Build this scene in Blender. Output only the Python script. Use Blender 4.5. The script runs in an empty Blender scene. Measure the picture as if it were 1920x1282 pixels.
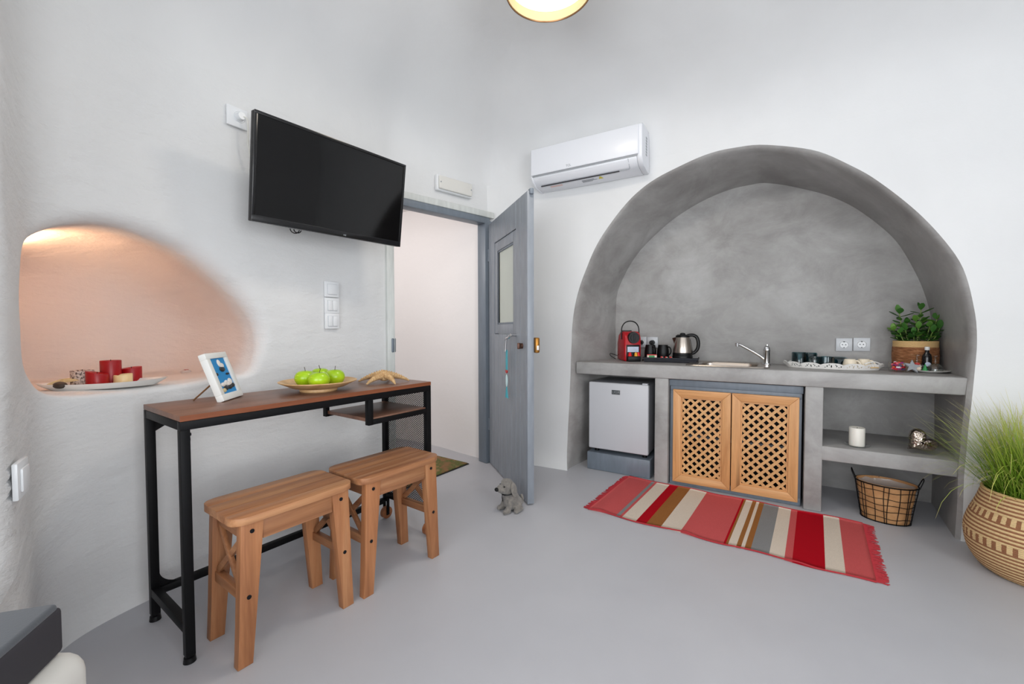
import bpy, bmesh, math, random
from mathutils import Vector, Matrix, noise
PI = math.pi
R = math.radians
rnd = random.Random(7)
scene = bpy.context.scene
COL = scene.collection

# ------------------------------------------------------------------ camera, world, light, exposure
cam_d = bpy.data.cameras.new('camera')
cam_d.sensor_width = 36.0
cam_d.lens = 36.0 * 798.0 / 1920.0
cam_d.clip_start = 0.02
cam = bpy.data.objects.new('camera', cam_d)
COL.objects.link(cam)
cam.matrix_world = (Matrix.Translation((0, 0, 1.005)) @ Matrix.Rotation(0.547, 4, 'Z')
                    @ Matrix.Rotation(PI / 2 - 0.0312, 4, 'X') @ Matrix.Rotation(-0.0022, 4, 'Z'))
scene.camera = cam

world = bpy.data.worlds.new('world')
scene.world = world
world.use_nodes = True
world.node_tree.nodes['Background'].inputs[0].default_value = (0.80, 0.90, 1.0, 1)
world.node_tree.nodes['Background'].inputs[1].default_value = 1.0

def area_light(name, loc, look, size, size_y, power, col):
    d = bpy.data.lights.new(name, 'AREA')
    d.shape = 'RECTANGLE'
    d.size, d.size_y, d.energy, d.color = size, size_y, power, col
    o = bpy.data.objects.new(name, d)
    COL.objects.link(o)
    o.location = loc
    o.rotation_euler = (Vector(look) - Vector(loc)).to_track_quat('-Z', 'Y').to_euler()
    return o
# daylight through the glazed opening behind the camera
area_light('daylight_front', (-0.15, -1.74, 1.15), (-0.15, 2.0, 1.10), 2.5, 1.55, 49, (0.97, 0.985, 1.0))
area_light('fill_right', (2.14, -0.45, 1.2), (-1.5, 0.2, 1.1), 1.6, 1.4, 37, (0.97, 0.985, 1.0))  # unseen fill, added to brighten the recess and left wall
# the passage behind the door has its own daylight
area_light('daylight_passage', (-2.75, 1.75, 2.0), (-2.45, 2.7, 0.8), 0.7, 0.5, 10.3, (1.0, 0.95, 0.93))

vs = scene.view_settings
vs.view_transform = 'Standard'
vs.look = 'None'
vs.gamma = 1.0
vs.use_curve_mapping = False
vs.exposure = 0.36
scene.display_settings.display_device = 'sRGB'
scene.cycles.use_denoising = True
scene.cycles.diffuse_bounces = 6
scene.cycles.max_bounces = 14
scene.cycles.transmission_bounces = 10
scene.cycles.transparent_max_bounces = 12
scene.cycles.caustics_reflective = False
scene.cycles.caustics_refractive = False
scene.cycles.sample_clamp_indirect = 6.0

# ------------------------------------------------------------------ materials
def lin(c):
    return tuple(((v / 255.0) / 12.92 if v / 255.0 <= 0.04045 else (((v / 255.0) + 0.055) / 1.055) ** 2.4) for v in c) + (1.0,)

class NT:
    def __init__(s, name):
        s.m = bpy.data.materials.new(name)
        s.m.use_nodes = True
        s.t = s.m.node_tree
        s.b = s.t.nodes['Principled BSDF']
    def n(s, typ, **k):
        nd = s.t.nodes.new(typ)
        for a, v in k.items():
            setattr(nd, a, v)
        return nd
    def l(s, a, b):
        s.t.links.new(a, b)
    def coords(s, scale=(1, 1, 1), rot=(0, 0, 0), loc=(0, 0, 0), kind='Object'):
        tc = s.n('ShaderNodeTexCoord')
        mp = s.n('ShaderNodeMapping')
        mp.inputs['Scale'].default_value = scale
        mp.inputs['Rotation'].default_value = rot
        mp.inputs['Location'].default_value = loc
        s.l(tc.outputs[kind], mp.inputs[0])
        return mp.outputs[0]
    def noise(s, vec, scale, detail=3, rough=0.5, dist=0.0):
        nd = s.n('ShaderNodeTexNoise')
        nd.inputs['Scale'].default_value = scale
        nd.inputs['Detail'].default_value = detail
        nd.inputs['Roughness'].default_value = rough
        nd.inputs['Distortion'].default_value = dist
        s.l(vec, nd.inputs['Vector'])
        return nd.outputs['Fac']
    def ramp(s, fac, stops, interp='LINEAR'):
        nd = s.n('ShaderNodeValToRGB')
        cr = nd.color_ramp
        cr.interpolation = interp
        while len(cr.elements) < len(stops):
            cr.elements.new(0.5)
        for e, (p, c) in zip(cr.elements, stops):
            e.position = p
            e.color = c
        s.l(fac, nd.inputs[0])
        return nd.outputs[0]
    def mix(s, a, b, fac, mode='MIX'):
        nd = s.n('ShaderNodeMix', data_type='RGBA', blend_type=mode)
        for sock, v in ((nd.inputs[6], a), (nd.inputs[7], b), (nd.inputs[0], fac)):
            if hasattr(v, 'is_output') or isinstance(v, bpy.types.NodeSocket):
                s.l(v, sock)
            else:
                sock.default_value = v
        return nd.outputs[2]
    def math(s, op, a, b=0.0):
        nd = s.n('ShaderNodeMath', operation=op)
        for i, v in enumerate((a, b)):
            if isinstance(v, bpy.types.NodeSocket):
                s.l(v, nd.inputs[i])
            else:
                nd.inputs[i].default_value = v
        return nd.outputs[0]
    def bump(s, h, strength=0.3, dist=0.01, prev=None):
        nd = s.n('ShaderNodeBump')
        nd.inputs['Strength'].default_value = strength
        nd.inputs['Distance'].default_value = dist
        s.l(h, nd.inputs['Height'])
        if prev is not None:
            s.l(prev, nd.inputs['Normal'])
        s.l(nd.outputs[0], s.b.inputs['Normal'])
        return nd.outputs[0]
    def set(s, **k):
        for a, v in k.items():
            a = a.replace('_', ' ')
            if isinstance(v, bpy.types.NodeSocket):
                s.l(v, s.b.inputs[a])
            else:
                s.b.inputs[a].default_value = v
        return s

def plain(name, c, rough=0.5, metal=0.0, spec=0.5, **k):
    t = NT(name)
    t.set(Base_Color=lin(c), Roughness=rough, Metallic=metal, Specular_IOR_Level=spec, **k)
    return t.m

M = {}
# white lime plaster
t = NT('white_plaster')
v = t.coords()
n1 = t.noise(v, 1.6, 4, 0.55)
white_ = t.ramp(n1, [(0.3, (0.70, 0.704, 0.706, 1)), (0.75, (0.76, 0.762, 0.76, 1))])
# warm lamp light in the alcove, painted as a pinkish tint by depth
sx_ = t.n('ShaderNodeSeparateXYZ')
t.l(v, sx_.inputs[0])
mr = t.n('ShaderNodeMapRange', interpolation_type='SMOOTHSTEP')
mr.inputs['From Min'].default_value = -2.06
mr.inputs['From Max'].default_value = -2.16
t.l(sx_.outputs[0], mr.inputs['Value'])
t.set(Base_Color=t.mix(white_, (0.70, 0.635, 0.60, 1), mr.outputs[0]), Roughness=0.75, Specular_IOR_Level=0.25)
v2 = t.coords((1, 1, 2.6), (0.5, 0.3, 0))
b1 = t.bump(t.noise(v2, 8, 7, 0.58, 0.15), 0.36, 0.022)
t.bump(t.noise(v, 90, 4, 0.65), 0.22, 0.005, b1)
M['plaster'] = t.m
t = NT('smooth_plaster')
v = t.coords()
n1 = t.noise(v, 1.6, 4, 0.55)
t.set(Base_Color=t.ramp(n1, [(0.3, (0.70, 0.704, 0.706, 1)), (0.75, (0.76, 0.762, 0.76, 1))]), Roughness=0.75, Specular_IOR_Level=0.25)
b1 = t.bump(t.noise(v, 5, 6, 0.5, 0.4), 0.16, 0.02)
t.bump(t.noise(v, 110, 3, 0.6), 0.07, 0.004, b1)
M['plaster_smooth'] = t.m
# passage plaster, even pinkish white
t = NT('passage_plaster')
v = t.coords()
t.set(Base_Color=(0.80, 0.775, 0.765, 1), Roughness=0.8, Specular_IOR_Level=0.2)
t.bump(t.noise(v, 9, 6, 0.55), 0.2, 0.015)
M['passage'] = t.m
# painted cement floor
t = NT('floor_paint')
v = t.coords()
n1 = t.noise(v, 1.3, 5, 0.6)
n2 = t.noise(v, 45, 3, 0.6)
t.set(Base_Color=t.ramp(n1, [(0.3, lin((176, 176, 181))), (0.75, lin((186, 186, 190)))]), Roughness=t.ramp(n1, [(0.3, (0.36,) * 3 + (1,)), (0.7, (0.5,) * 3 + (1,))]), Specular_IOR_Level=0.4)
b1 = t.bump(t.noise(v, 5, 4, 0.5), 0.08, 0.01)
t.bump(n2, 0.04, 0.002, b1)
M['floor'] = t.m
# polished grey cement of the kitchen recess
t = NT('grey_cement')
v = t.coords((1, 1, 1.0))
n1 = t.noise(v, 1.7, 9, 0.66, 0.35)
n2 = t.noise(t.coords((1.0, 1.0, 1.5), (0, 0.6, 0)), 3.2, 9, 0.7, 0.7)
c1 = t.ramp(n1, [(0.32, lin((134, 131, 129))), (0.5, lin((157, 155, 153))), (0.68, lin((184, 183, 182)))])
c2 = t.ramp(n2, [(0.38, lin((128, 125, 123))), (0.52, lin((160, 158, 156))), (0.70, lin((186, 186, 185)))])
t.set(Base_Color=t.mix(c1, c2, 0.4), Roughness=t.ramp(n2, [(0.3, (0.36,) * 3 + (1,)), (0.7, (0.55,) * 3 + (1,))]), Specular_IOR_Level=0.4)
b1 = t.bump(t.noise(v, 7, 6, 0.6, 0.5), 0.06, 0.012)
t.bump(t.noise(v, 90, 3, 0.6), 0.05, 0.002, b1)
M['cement'] = t.m
def paint(name, c, rough=0.42):
    t = NT(name)
    v = t.coords((3, 3, 0.6))
    n1 = t.noise(v, 9, 5, 0.6)
    a = lin(c)
    lo = tuple(x * 0.88 for x in a[:3]) + (1,)
    hi = tuple(min(1, x * 1.1) for x in a[:3]) + (1,)
    t.set(Base_Color=t.ramp(n1, [(0.3, lo), (0.7, hi)]), Roughness=rough)
    t.bump(t.noise(t.coords((12, 12, 0.5)), 14, 4, 0.6), 0.06, 0.004)
    return t.m
M['blue_paint'] = paint('blue_grey_paint', (135, 141, 149))
M['blue_dark'] = paint('blue_grey_frame_paint', (112, 121, 131))
M['white_paint'] = paint('white_jamb_paint', (205, 208, 205))

def wood(name, dark, mid, light, axis='Y', scale=1.0, rough=0.45, knots=True, vary=0.26):
    t = NT(name)
    st = {'X': (0.35, 6, 6), 'Y': (6, 0.35, 6), 'Z': (6, 6, 0.35)}[axis]
    st = tuple(q * scale for q in st)
    oi = t.n('ShaderNodeObjectInfo')
    tc = t.n('ShaderNodeTexCoord')
    mp = t.n('ShaderNodeMapping')
    mp.inputs['Scale'].default_value = st
    t.l(tc.outputs['Object'], mp.inputs[0])
    cb = t.n('ShaderNodeCombineXYZ')
    for i in range(3):
        t.l(t.math('MULTIPLY', oi.outputs['Random'], 37.0 + 11 * i), cb.inputs[i])
    ad = t.n('ShaderNodeVectorMath', operation='ADD')
    t.l(mp.outputs[0], ad.inputs[0])
    t.l(cb.outputs[0], ad.inputs[1])
    v = ad.outputs[0]
    n1 = t.noise(v, 3.2, 7, 0.62, 0.9)
    fine = t.noise(v, 22, 5, 0.65)
    c = t.ramp(n1, [(0.3, lin(dark)), (0.5, lin(mid)), (0.7, lin(light))])
    c = t.mix(c, t.ramp(fine, [(0.35, (0.62, 0.62, 0.62, 1)), (0.65, (1, 1, 1, 1))]), 0.35, 'MULTIPLY')
    val = t.math('ADD', t.math('MULTIPLY', oi.outputs['Random'], vary), 1.0 - vary * 0.5)
    hs = t.n('ShaderNodeHueSaturation')
    t.l(val, hs.inputs['Value'])
    t.l(c, hs.inputs['Color'])
    c = hs.outputs[0]
    if knots:
        vo = t.n('ShaderNodeTexVoronoi')
        vo.inputs['Scale'].default_value = 1.7
        t.l(v, vo.inputs['Vector'])
        k = t.ramp(vo.outputs['Distance'], [(0.05, (1, 1, 1, 1)), (0.17, (0, 0, 0, 1))])
        c = t.mix(c, lin(tuple(int(q * 0.55) for q in dark)), t.math('MULTIPLY', k, 0.75))
    t.set(Base_Color=c, Roughness=rough, Specular_IOR_Level=0.4)
    t.bump(fine, 0.06, 0.002)
    return t.m
M['stool_x'] = wood('stool_pine_x', (134, 86, 56), (163, 112, 76), (182, 134, 95), 'X')
M['stool_y'] = wood('stool_pine_y', (134, 86, 56), (163, 112, 76), (182, 134, 95), 'Y')
M['stool_z'] = wood('stool_pine_z', (136, 86, 54), (165, 110, 72), (182, 130, 90), 'Z', knots=False)
M['pine_z'] = wood('cabinet_pine_z', (190, 132, 82), (212, 156, 102), (222, 170, 116), 'Z', vary=0.1)
M['pine_x'] = wood('cabinet_pine_x', (190, 132, 82), (212, 156, 102), (222, 170, 116), 'X', vary=0.1)
M['slat'] = wood('lattice_pine', (196, 144, 92), (214, 164, 110), (224, 178, 122), 'X', knots=False, vary=0.14)
M['walnut'] = wood('console_walnut', (102, 72, 58), (120, 86, 70), (132, 98, 82), 'X', knots=False, rough=0.38, vary=0.0)
M['walnut_edge'] = wood('console_edge', (112, 62, 38), (128, 73, 46), (138, 82, 54), 'X', knots=False, rough=0.4, vary=0.0)
M['bamboo'] = wood('bamboo_plate', (196, 154, 104), (212, 172, 122), (222, 186, 138), 'X', knots=False, vary=0.0)
M['caster'] = wood('caster_wood', (140, 84, 50), (160, 100, 62), (176, 116, 74), 'X', knots=False)
M['black_metal'] = plain('black_powder_coat', (11, 11, 13), 0.5, 0.0, 0.16)
M['bolt'] = plain('black_bolt', (22, 22, 26), 0.3, 0.5)
M['black'] = plain('black_plastic', (11, 11, 13), 0.4, 0.0, 0.3)
M['black_soft'] = plain('black_matt', (20, 20, 22), 0.6)
M['screen'] = plain('tv_screen', (4, 4, 5), 0.07, 0.0, 0.42)
M['tv_bezel'] = plain('tv_bezel', (14, 14, 16), 0.22)
M['white'] = plain('white_plastic', (228, 230, 232), 0.3)
M['ac_body'] = plain('ac_plastic', (224, 226, 231), 0.28)
M['ac_grey'] = plain('ac_grey', (150, 154, 158), 0.4)
M['white_matt'] = plain('white_matt', (226, 226, 222), 0.6)
M['cord_white'] = plain('cord_white', (215, 214, 208), 0.5)
M['silver'] = plain('silver_plastic', (196, 199, 203), 0.35, 0.0)
M['fridge'] = plain('fridge_silver', (192, 193, 197), 0.4, 0.0, 0.5)
M['fridge_side'] = plain('fridge_side', (150, 152, 158), 0.45)
M['badge'] = plain('badge_grey', (72, 76, 78), 0.4)
M['badge_text'] = plain('badge_text', (128, 132, 134), 0.4)
M['chrome'] = plain('chrome', (215, 215, 216), 0.12, 1.0)
t = NT('brushed_steel')
v = t.coords((1, 1, 40))
t.set(Base_Color=lin((190, 180, 170)), Metallic=1.0, Roughness=0.28)
t.bump(t.noise(v, 12, 3), 0.03, 0.002)
M['steel'] = t.m
M['brass'] = plain('aged_brass', (160, 112, 52), 0.35, 0.9)
M['copper'] = plain('dark_copper', (96, 70, 60), 0.4, 0.8)
M['red_plastic'] = plain('red_plastic', (176, 14, 26), 0.22)
M['cap_red'] = plain('capsule_red', (222, 28, 36), 0.25, 0.3)
M['cap_gold'] = plain('capsule_gold', (226, 166, 60), 0.25, 0.4)
M['print_light'] = plain('printed_panel', (188, 198, 216), 0.4)
M['print_grey'] = plain('printed_grey', (150, 153, 158), 0.5)
M['print_yellow'] = plain('printed_yellow', (206, 190, 40), 0.5)
M['print_pink'] = plain('printed_pink', (222, 190, 186), 0.5)
M['dark_slot'] = plain('dark_slot', (28, 28, 38), 0.5)
M['slate'] = plain('slate_tray', (34, 35, 42), 0.6, 0.0, 0.3)
M['red_pack'] = plain('red_sachet', (206, 58, 54), 0.45)
M['green_pack'] = plain('green_sachet', (46, 136, 74), 0.45)
M['white_pack'] = plain('white_sachet', (222, 206, 190), 0.45)
M['cream_cup'] = plain('cream_ceramic', (232, 220, 198), 0.25)
M['white_ceramic'] = plain('white_ceramic', (228, 226, 222), 0.22)
M['lace'] = plain('white_metal_lace', (232, 230, 226), 0.45)
def glass(name, c, rough=0.02, ior=1.45):
    t = NT(name)
    t.set(Base_Color=lin(c), Roughness=rough, IOR=ior, Transmission_Weight=1.0)
    return t.m
def thin_glass(name, tint, gloss=0.03):
    # thin-walled glass: tinted see-through wall with a Fresnel reflection
    t = NT(name)
    nd = t.t.nodes
    tr = nd.new('ShaderNodeBsdfTransparent')
    tr.inputs[0].default_value = tint
    gl = nd.new('ShaderNodeBsdfGlossy')
    gl.inputs['Roughness'].default_value = gloss
    lw = nd.new('ShaderNodeLayerWeight')
    fc = t.math('ADD', t.math('MULTIPLY', t.math('POWER', lw.outputs['Facing'], 3.0), 0.8), 0.06)
    mx = nd.new('ShaderNodeMixShader')
    t.l(fc, mx.inputs[0])
    t.l(tr.outputs[0], mx.inputs[1])
    t.l(gl.outputs[0], mx.inputs[2])
    t.l(mx.outputs[0], nd['Material Output'].inputs['Surface'])
    return t.m
M['glass'] = thin_glass('clear_glass', (0.93, 0.95, 0.94, 1))
M['teal_glass'] = thin_glass('teal_glass', (0.16, 0.42, 0.46, 1))
M['bottle_glass'] = plain('dark_bottle', (12, 12, 16), 0.12)
def thin_film(name, c, alpha, rough=0.1):
    t = NT(name)
    t.set(Base_Color=lin(c), Roughness=rough, Alpha=alpha)
    return t.m
M['clear_plastic'] = thin_film('clear_plastic_bag', (206, 204, 202), 0.45, 0.12)
t = NT('frosted_glass')
t.set(Base_Color=lin((216, 222, 212)), Roughness=0.5, Transmission_Weight=0.25)
M['frosted'] = t.m
def wax(name, c):
    t = NT(name)
    t.set(Base_Color=lin(c), Roughness=0.38, Subsurface_Weight=0.15, Subsurface_Radius=(0.01, 0.006, 0.004))
    return t.m
M['wax_red'] = wax('red_wax', (158, 3, 14))
M['wax_cream'] = wax('cream_wax', (232, 208, 158))
M['wax_white'] = wax('white_wax', (232, 228, 218))
M['wick'] = plain('wick', (40, 34, 30), 0.8)
t = NT('speckled_candle')
v = t.coords()
t.set(Base_Color=t.ramp(t.noise(v, 130, 3, 0.7), [(0.44, lin((84, 66, 62))), (0.52, lin((205, 190, 180)))]), Roughness=0.6)
M['speckled'] = t.m
t = NT('pebble_red')
t.set(Base_Color=lin((208, 196, 190)), Roughness=0.6)
M['pebble'] = t.m
M['dark_stone'] = plain('dark_stone', (58, 46, 38), 0.5)
M['heart_red'] = plain('heart_red', (178, 40, 44), 0.5)
t = NT('starfish')
v = t.coords()
t.set(Base_Color=t.ramp(t.noise(v, 60, 5, 0.6), [(0.35, lin((176, 138, 92))), (0.7, lin((214, 182, 136)))]), Roughness=0.8)
t.bump(t.noise(v, 160, 4, 0.7), 0.6, 0.004)
M['starfish'] = t.m
M['star_pale'] = plain('pale_starfish', (214, 186, 138), 0.8)
t = NT('green_apple')
v = t.coords()
t.set(Base_Color=t.ramp(t.noise(v, 14, 5, 0.6), [(0.3, lin((140, 180, 14))), (0.6, lin((164, 200, 26))), (0.85, lin((188, 206, 62)))]), Roughness=0.25)
M['apple'] = t.m
M['stem'] = plain('brown_stem', (70, 52, 30), 0.7)
M['art_blue'] = plain('picture_blue', (0, 132, 196), 0.5)
M['pebble_white'] = plain('pebble_white', (228, 222, 216), 0.6)
M['pebble_black'] = plain('pebble_black', (44, 44, 46), 0.6)
M['pebble_tan'] = plain('pebble_tan', (206, 186, 140), 0.6)
M['gold_rod'] = plain('bronze_rod', (150, 112, 78), 0.35, 0.8)
t = NT('plush_grey')
v = t.coords()
t.set(Base_Color=t.ramp(t.noise(v, 45, 4, 0.7), [(0.35, lin((104, 100, 96))), (0.7, lin((140, 134, 126)))]), Roughness=0.95, Sheen_Weight=0.3)
t.bump(t.noise(v, 320, 3, 0.7), 0.6, 0.004)
M['plush'] = t.m
t = NT('plush_tan')
v = t.coords()
t.set(Base_Color=t.ramp(t.noise(v, 45, 4, 0.7), [(0.35, lin((130, 118, 104))), (0.7, lin((160, 146, 128)))]), Roughness=0.95)
t.bump(t.noise(v, 320, 3, 0.7), 0.6, 0.004)
M['plush_tan'] = t.m
t = NT('hammered_metal')
v = t.coords()
vo = t.n('ShaderNodeTexVoronoi')
vo.inputs['Scale'].default_value = 110
t.l(v, vo.inputs['Vector'])
t.set(Base_Color=lin((178, 164, 152)), Metallic=1.0, Roughness=0.18)
t.bump(vo.outputs['Distance'], 0.5, 0.004)
M['hammered'] = t.m
t = NT('kraft_paper')
v = t.coords()
t.set(Base_Color=t.ramp(t.noise(v, 16, 5, 0.6), [(0.3, lin((166, 118, 74))), (0.7, lin((194, 146, 98)))]), Roughness=0.75)
t.bump(t.noise(v, 22, 5, 0.6), 0.5, 0.01)
M['kraft'] = t.m
t = NT('rope_brown')
v = t.coords((1, 1, 6), (0.25, 0.2, 0))
n1 = t.noise(v, 26, 4, 0.65)
t.set(Base_Color=t.ramp(n1, [(0.32, lin((112, 70, 40))), (0.55, lin((156, 104, 66))), (0.75, lin((198, 150, 110)))]), Roughness=0.85)
t.bump(n1, 0.5, 0.006)
M['rope_brown'] = t.m
M['rope_tan'] = plain('rope_tan', (206, 172, 120), 0.85)
t = NT('doormat')
v = t.coords()
n1 = t.noise(v, 9, 4, 0.6)
t.set(Base_Color=t.ramp(n1, [(0.42, lin((134, 98, 62))), (0.52, lin((84, 96, 40))), (0.62, lin((150, 116, 78)))]), Roughness=0.95)
t.bump(t.noise(v, 260, 3), 0.6, 0.004)
M['doormat'] = t.m
t = NT('dark_upholstery')
v = t.coords()
t.set(Base_Color=lin((74, 78, 84)), Roughness=0.85, Sheen_Weight=0.2)
t.bump(t.noise(v, 300, 2), 0.15, 0.002)
M['cushion'] = t.m
M['cushion_side'] = plain('dark_side_fabric', (52, 50, 55), 0.9)
M['white_fabric'] = plain('white_cover', (216, 214, 208), 0.8)
t = NT('leaf_green')
oi = t.n('ShaderNodeObjectInfo')
t.set(Base_Color=t.ramp(oi.outputs['Random'], [(0.0, lin((44, 86, 34))), (0.5, lin((66, 116, 46))), (1.0, lin((104, 146, 58)))]), Roughness=0.4)
M['leaf'] = t.m
M['plant_stem'] = plain('plant_stem', (120, 140, 72), 0.6)
M['soil'] = plain('soil', (52, 40, 30), 0.95)
t = NT('grass_blades')
gi = t.n('ShaderNodeTexCoord')
sp = t.n('ShaderNodeSeparateXYZ')
t.l(gi.outputs['UV'], sp.inputs[0])
cg = t.ramp(sp.outputs[1], [(0.0, lin((74, 110, 24))), (0.5, lin((128, 162, 44))), (0.82, lin((176, 184, 84))), (1.0, lin((204, 184, 120)))])
t.set(Base_Color=cg, Roughness=0.5)
M['grass'] = t.m
M['lamp_shade'] = plain('lamp_shade', (222, 208, 166), 0.7)
t = NT('lamp_glow')
t.set(Base_Color=(1, 0.95, 0.8, 1), Emission_Color=(1.0, 0.93, 0.74, 1), Emission_Strength=1.0, Roughness=0.6)
M['glow'] = t.m
t = NT('bulb_glow')
t.set(Base_Color=(1, 0.95, 0.85, 1), Emission_Color=(1.0, 0.86, 0.6, 1), Emission_Strength=9.0)
M['bulb'] = t.m
M['emerg'] = plain('emergency_cover', (218, 216, 210), 0.3)
M['teal_ribbon'] = plain('teal_ribbon', (66, 160, 172), 0.6)
M['pale_bead'] = plain('pale_bead', (188, 212, 214), 0.4)
M['red_bead'] = plain('red_bead', (176, 52, 46), 0.4)
M['key_white'] = plain('white_string', (216, 208, 200), 0.6)

# ------------------------------------------------------------------ mesh helpers
class B:
    def __init__(s):
        s.m = bmesh.new()
    def _add(s, t, mat=None):
        if mat is not None:
            bmesh.ops.transform(t, matrix=mat, verts=t.verts)
        me = bpy.data.meshes.new('tmp')
        t.to_mesh(me)
        t.free()
        s.m.from_mesh(me)
        bpy.data.meshes.remove(me)
        return s
    def box(s, c, d, bev=0.0, rot=None, seg=2):
        t = bmesh.new()
        bmesh.ops.create_cube(t, size=1.0)
        bmesh.ops.scale(t, vec=d, verts=t.verts)
        if bev:
            bmesh.ops.bevel(t, geom=list(t.edges), offset=bev, segments=seg, profile=0.5, affect='EDGES')
        mt = Matrix.Translation(c)
        if rot is not None:
            mt = mt @ rot
        return s._add(t, mt)
    def bx(s, x0, x1, y0, y1, z0, z1, bev=0.0, seg=2):
        return s.box(((x0 + x1) / 2, (y0 + y1) / 2, (z0 + z1) / 2), (x1 - x0, y1 - y0, z1 - z0), bev, None, seg)
    def bar(s, p, q, w, h, up=(0, 0, 1), bev=0.0):
        p, q = Vector(p), Vector(q)
        d = q - p
        L = d.length
        z = d.normalized()
        y = Vector(up) - z * Vector(up).dot(z)
        y.normalize()
        x = y.cross(z)
        mt = Matrix((x, y, z)).transposed().to_4x4()
        mt.translation = (p + q) / 2
        t = bmesh.new()
        bmesh.ops.create_cube(t, size=1.0)
        bmesh.ops.scale(t, vec=(w, h, L), verts=t.verts)
        if bev:
            bmesh.ops.bevel(t, geom=list(t.edges), offset=bev, segments=2, profile=0.5, affect='EDGES')
        return s._add(t, mt)
    def cyl(s, p, q, r0, r1=None, seg=20):
        p, q = Vector(p), Vector(q)
        d = q - p
        t = bmesh.new()
        bmesh.ops.create_cone(t, cap_ends=True, segments=seg, radius1=r0, radius2=r0 if r1 is None else r1, depth=d.length)
        mt = d.to_track_quat('Z', 'Y').to_matrix().to_4x4()
        mt.translation = (p + q) / 2
        return s._add(t, mt)
    def ball(s, c, r, sc=(1, 1, 1), rot=None, u=16, v=10):
        t = bmesh.new()
        bmesh.ops.create_uvsphere(t, u_segments=u, v_segments=v, radius=r)
        mt = Matrix.Translation(c)
        if rot is not None:
            mt = mt @ rot
        return s._add(t, mt @ Matrix.Diagonal((*sc, 1)))
    def pyd(s, vs_, fs):
        me = bpy.data.meshes.new('tmp')
        me.from_pydata([tuple(v) for v in vs_], [], fs)
        s.m.from_mesh(me)
        bpy.data.meshes.remove(me)
        return s
    def grid(s, rows, closed=False):
        n = len(rows[0])
        vs_ = [p for r in rows for p in r]
        fs = []
        for i in range(len(rows) - 1):
            for j in range(n if closed else n - 1):
                k = (j + 1) % n
                fs.append((i * n + j, i * n + k, (i + 1) * n + k, (i + 1) * n + j))
        return s.pyd(vs_, fs)
    def lathe(s, prof, c=(0, 0, 0), seg=32, sx=1.0, sy=1.0):
        rows = []
        for r, z in prof:
            rows.append([(c[0] + sx * r * math.cos(2 * PI * k / seg), c[1] + sy * r * math.sin(2 * PI * k / seg), c[2] + z) for k in range(seg)])
        return s.grid(rows, True)
    def tube(s, pts, r, seg=8, closed=False, cap=True):
        pts = [Vector(p) for p in pts]
        n = len(pts)
        rows = []
        prev = None
        for i, p in enumerate(pts):
            a = pts[(i - 1) % n] if (closed or i > 0) else p
            b = pts[(i + 1) % n] if (closed or i < n - 1) else p
            d = (b - a).normalized()
            ref = prev if prev is not None else (Vector((0, 0, 1)) if abs(d.z) < 0.9 else Vector((1, 0, 0)))
            x = ref - d * ref.dot(d)
            x.normalize()
            y = d.cross(x)
            prev = x
            rr = r(i / max(1, n - 1)) if callable(r) else r
            rows.append([p + (x * math.cos(2 * PI * k / seg) + y * math.sin(2 * PI * k / seg)) * rr for k in range(seg)])
        if closed:
            rows.append(rows[0])
        s.grid(rows, True)
        if cap and not closed:
            for row in (rows[0], rows[-1]):
                s.pyd(row, [tuple(range(seg))])
        return s
    def prism(s, poly, z0, z1, mat=None, bev=0.0):
        t = bmesh.new()
        va = [t.verts.new((x, y, z0)) for x, y in poly]
        vb = [t.verts.new((x, y, z1)) for x, y in poly]
        n = len(poly)
        t.faces.new(va[::-1])
        t.faces.new(vb)
        for i in range(n):
            t.faces.new((va[i], va[(i + 1) % n], vb[(i + 1) % n], vb[i]))
        if bev:
            bmesh.ops.bevel(t, geom=[e for e in t.edges if abs(e.verts[0].co.z - e.verts[1].co.z) < 1e-7], offset=bev, segments=2, profile=0.5, affect='EDGES')
        return s._add(t, mat)
    def mesh(s, name, mat, ang=35, smooth=True):
        bmesh.ops.remove_doubles(s.m, verts=s.m.verts, dist=1e-5)
        bmesh.ops.recalc_face_normals(s.m, faces=s.m.faces)
        me = bpy.data.meshes.new(name)
        s.m.to_mesh(me)
        s.m.free()
        if smooth:
            me.polygons.foreach_set('use_smooth', [True] * len(me.polygons))
            me.set_sharp_from_angle(angle=R(ang))
        if mat is not None:
            me.materials.append(M[mat] if isinstance(mat, str) else mat)
        return me
    def obj(s, name, mat, parent=None, ang=35, smooth=True, label=None):
        return link(name, s.mesh(name, mat, ang, smooth), parent, label)

def link(name, me, parent=None, label=None):
    o = bpy.data.objects.new(name, me)
    COL.objects.link(o)
    if parent is not None:
        o.parent = parent
    if label:
        o['label'] = label
    return o
def tag(o, label, cat, group=None):
    o['label'] = label
    o['category'] = cat
    if group:
        o['group'] = group
    return o
def thing(name, label, cat, loc=(0, 0, 0), rz=0.0, group=None):
    o = bpy.data.objects.new(name, None)
    o.empty_display_size = 0.05
    COL.objects.link(o)
    o.location = loc
    o.rotation_euler = (0, 0, rz)
    return tag(o, label, cat, group)
def struct(o):
    o['kind'] = 'structure'
    return o
def copy_tree(o, parent=None, loc=None, rz=None, label=None):
    c = o.copy()
    COL.objects.link(c)
    c.parent = parent
    if loc is not None:
        c.location = loc
    if rz is not None:
        c.rotation_euler = (0, 0, rz)
    if label:
        c['label'] = label
    for ch in o.children:
        copy_tree(ch, c)
    return c
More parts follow.
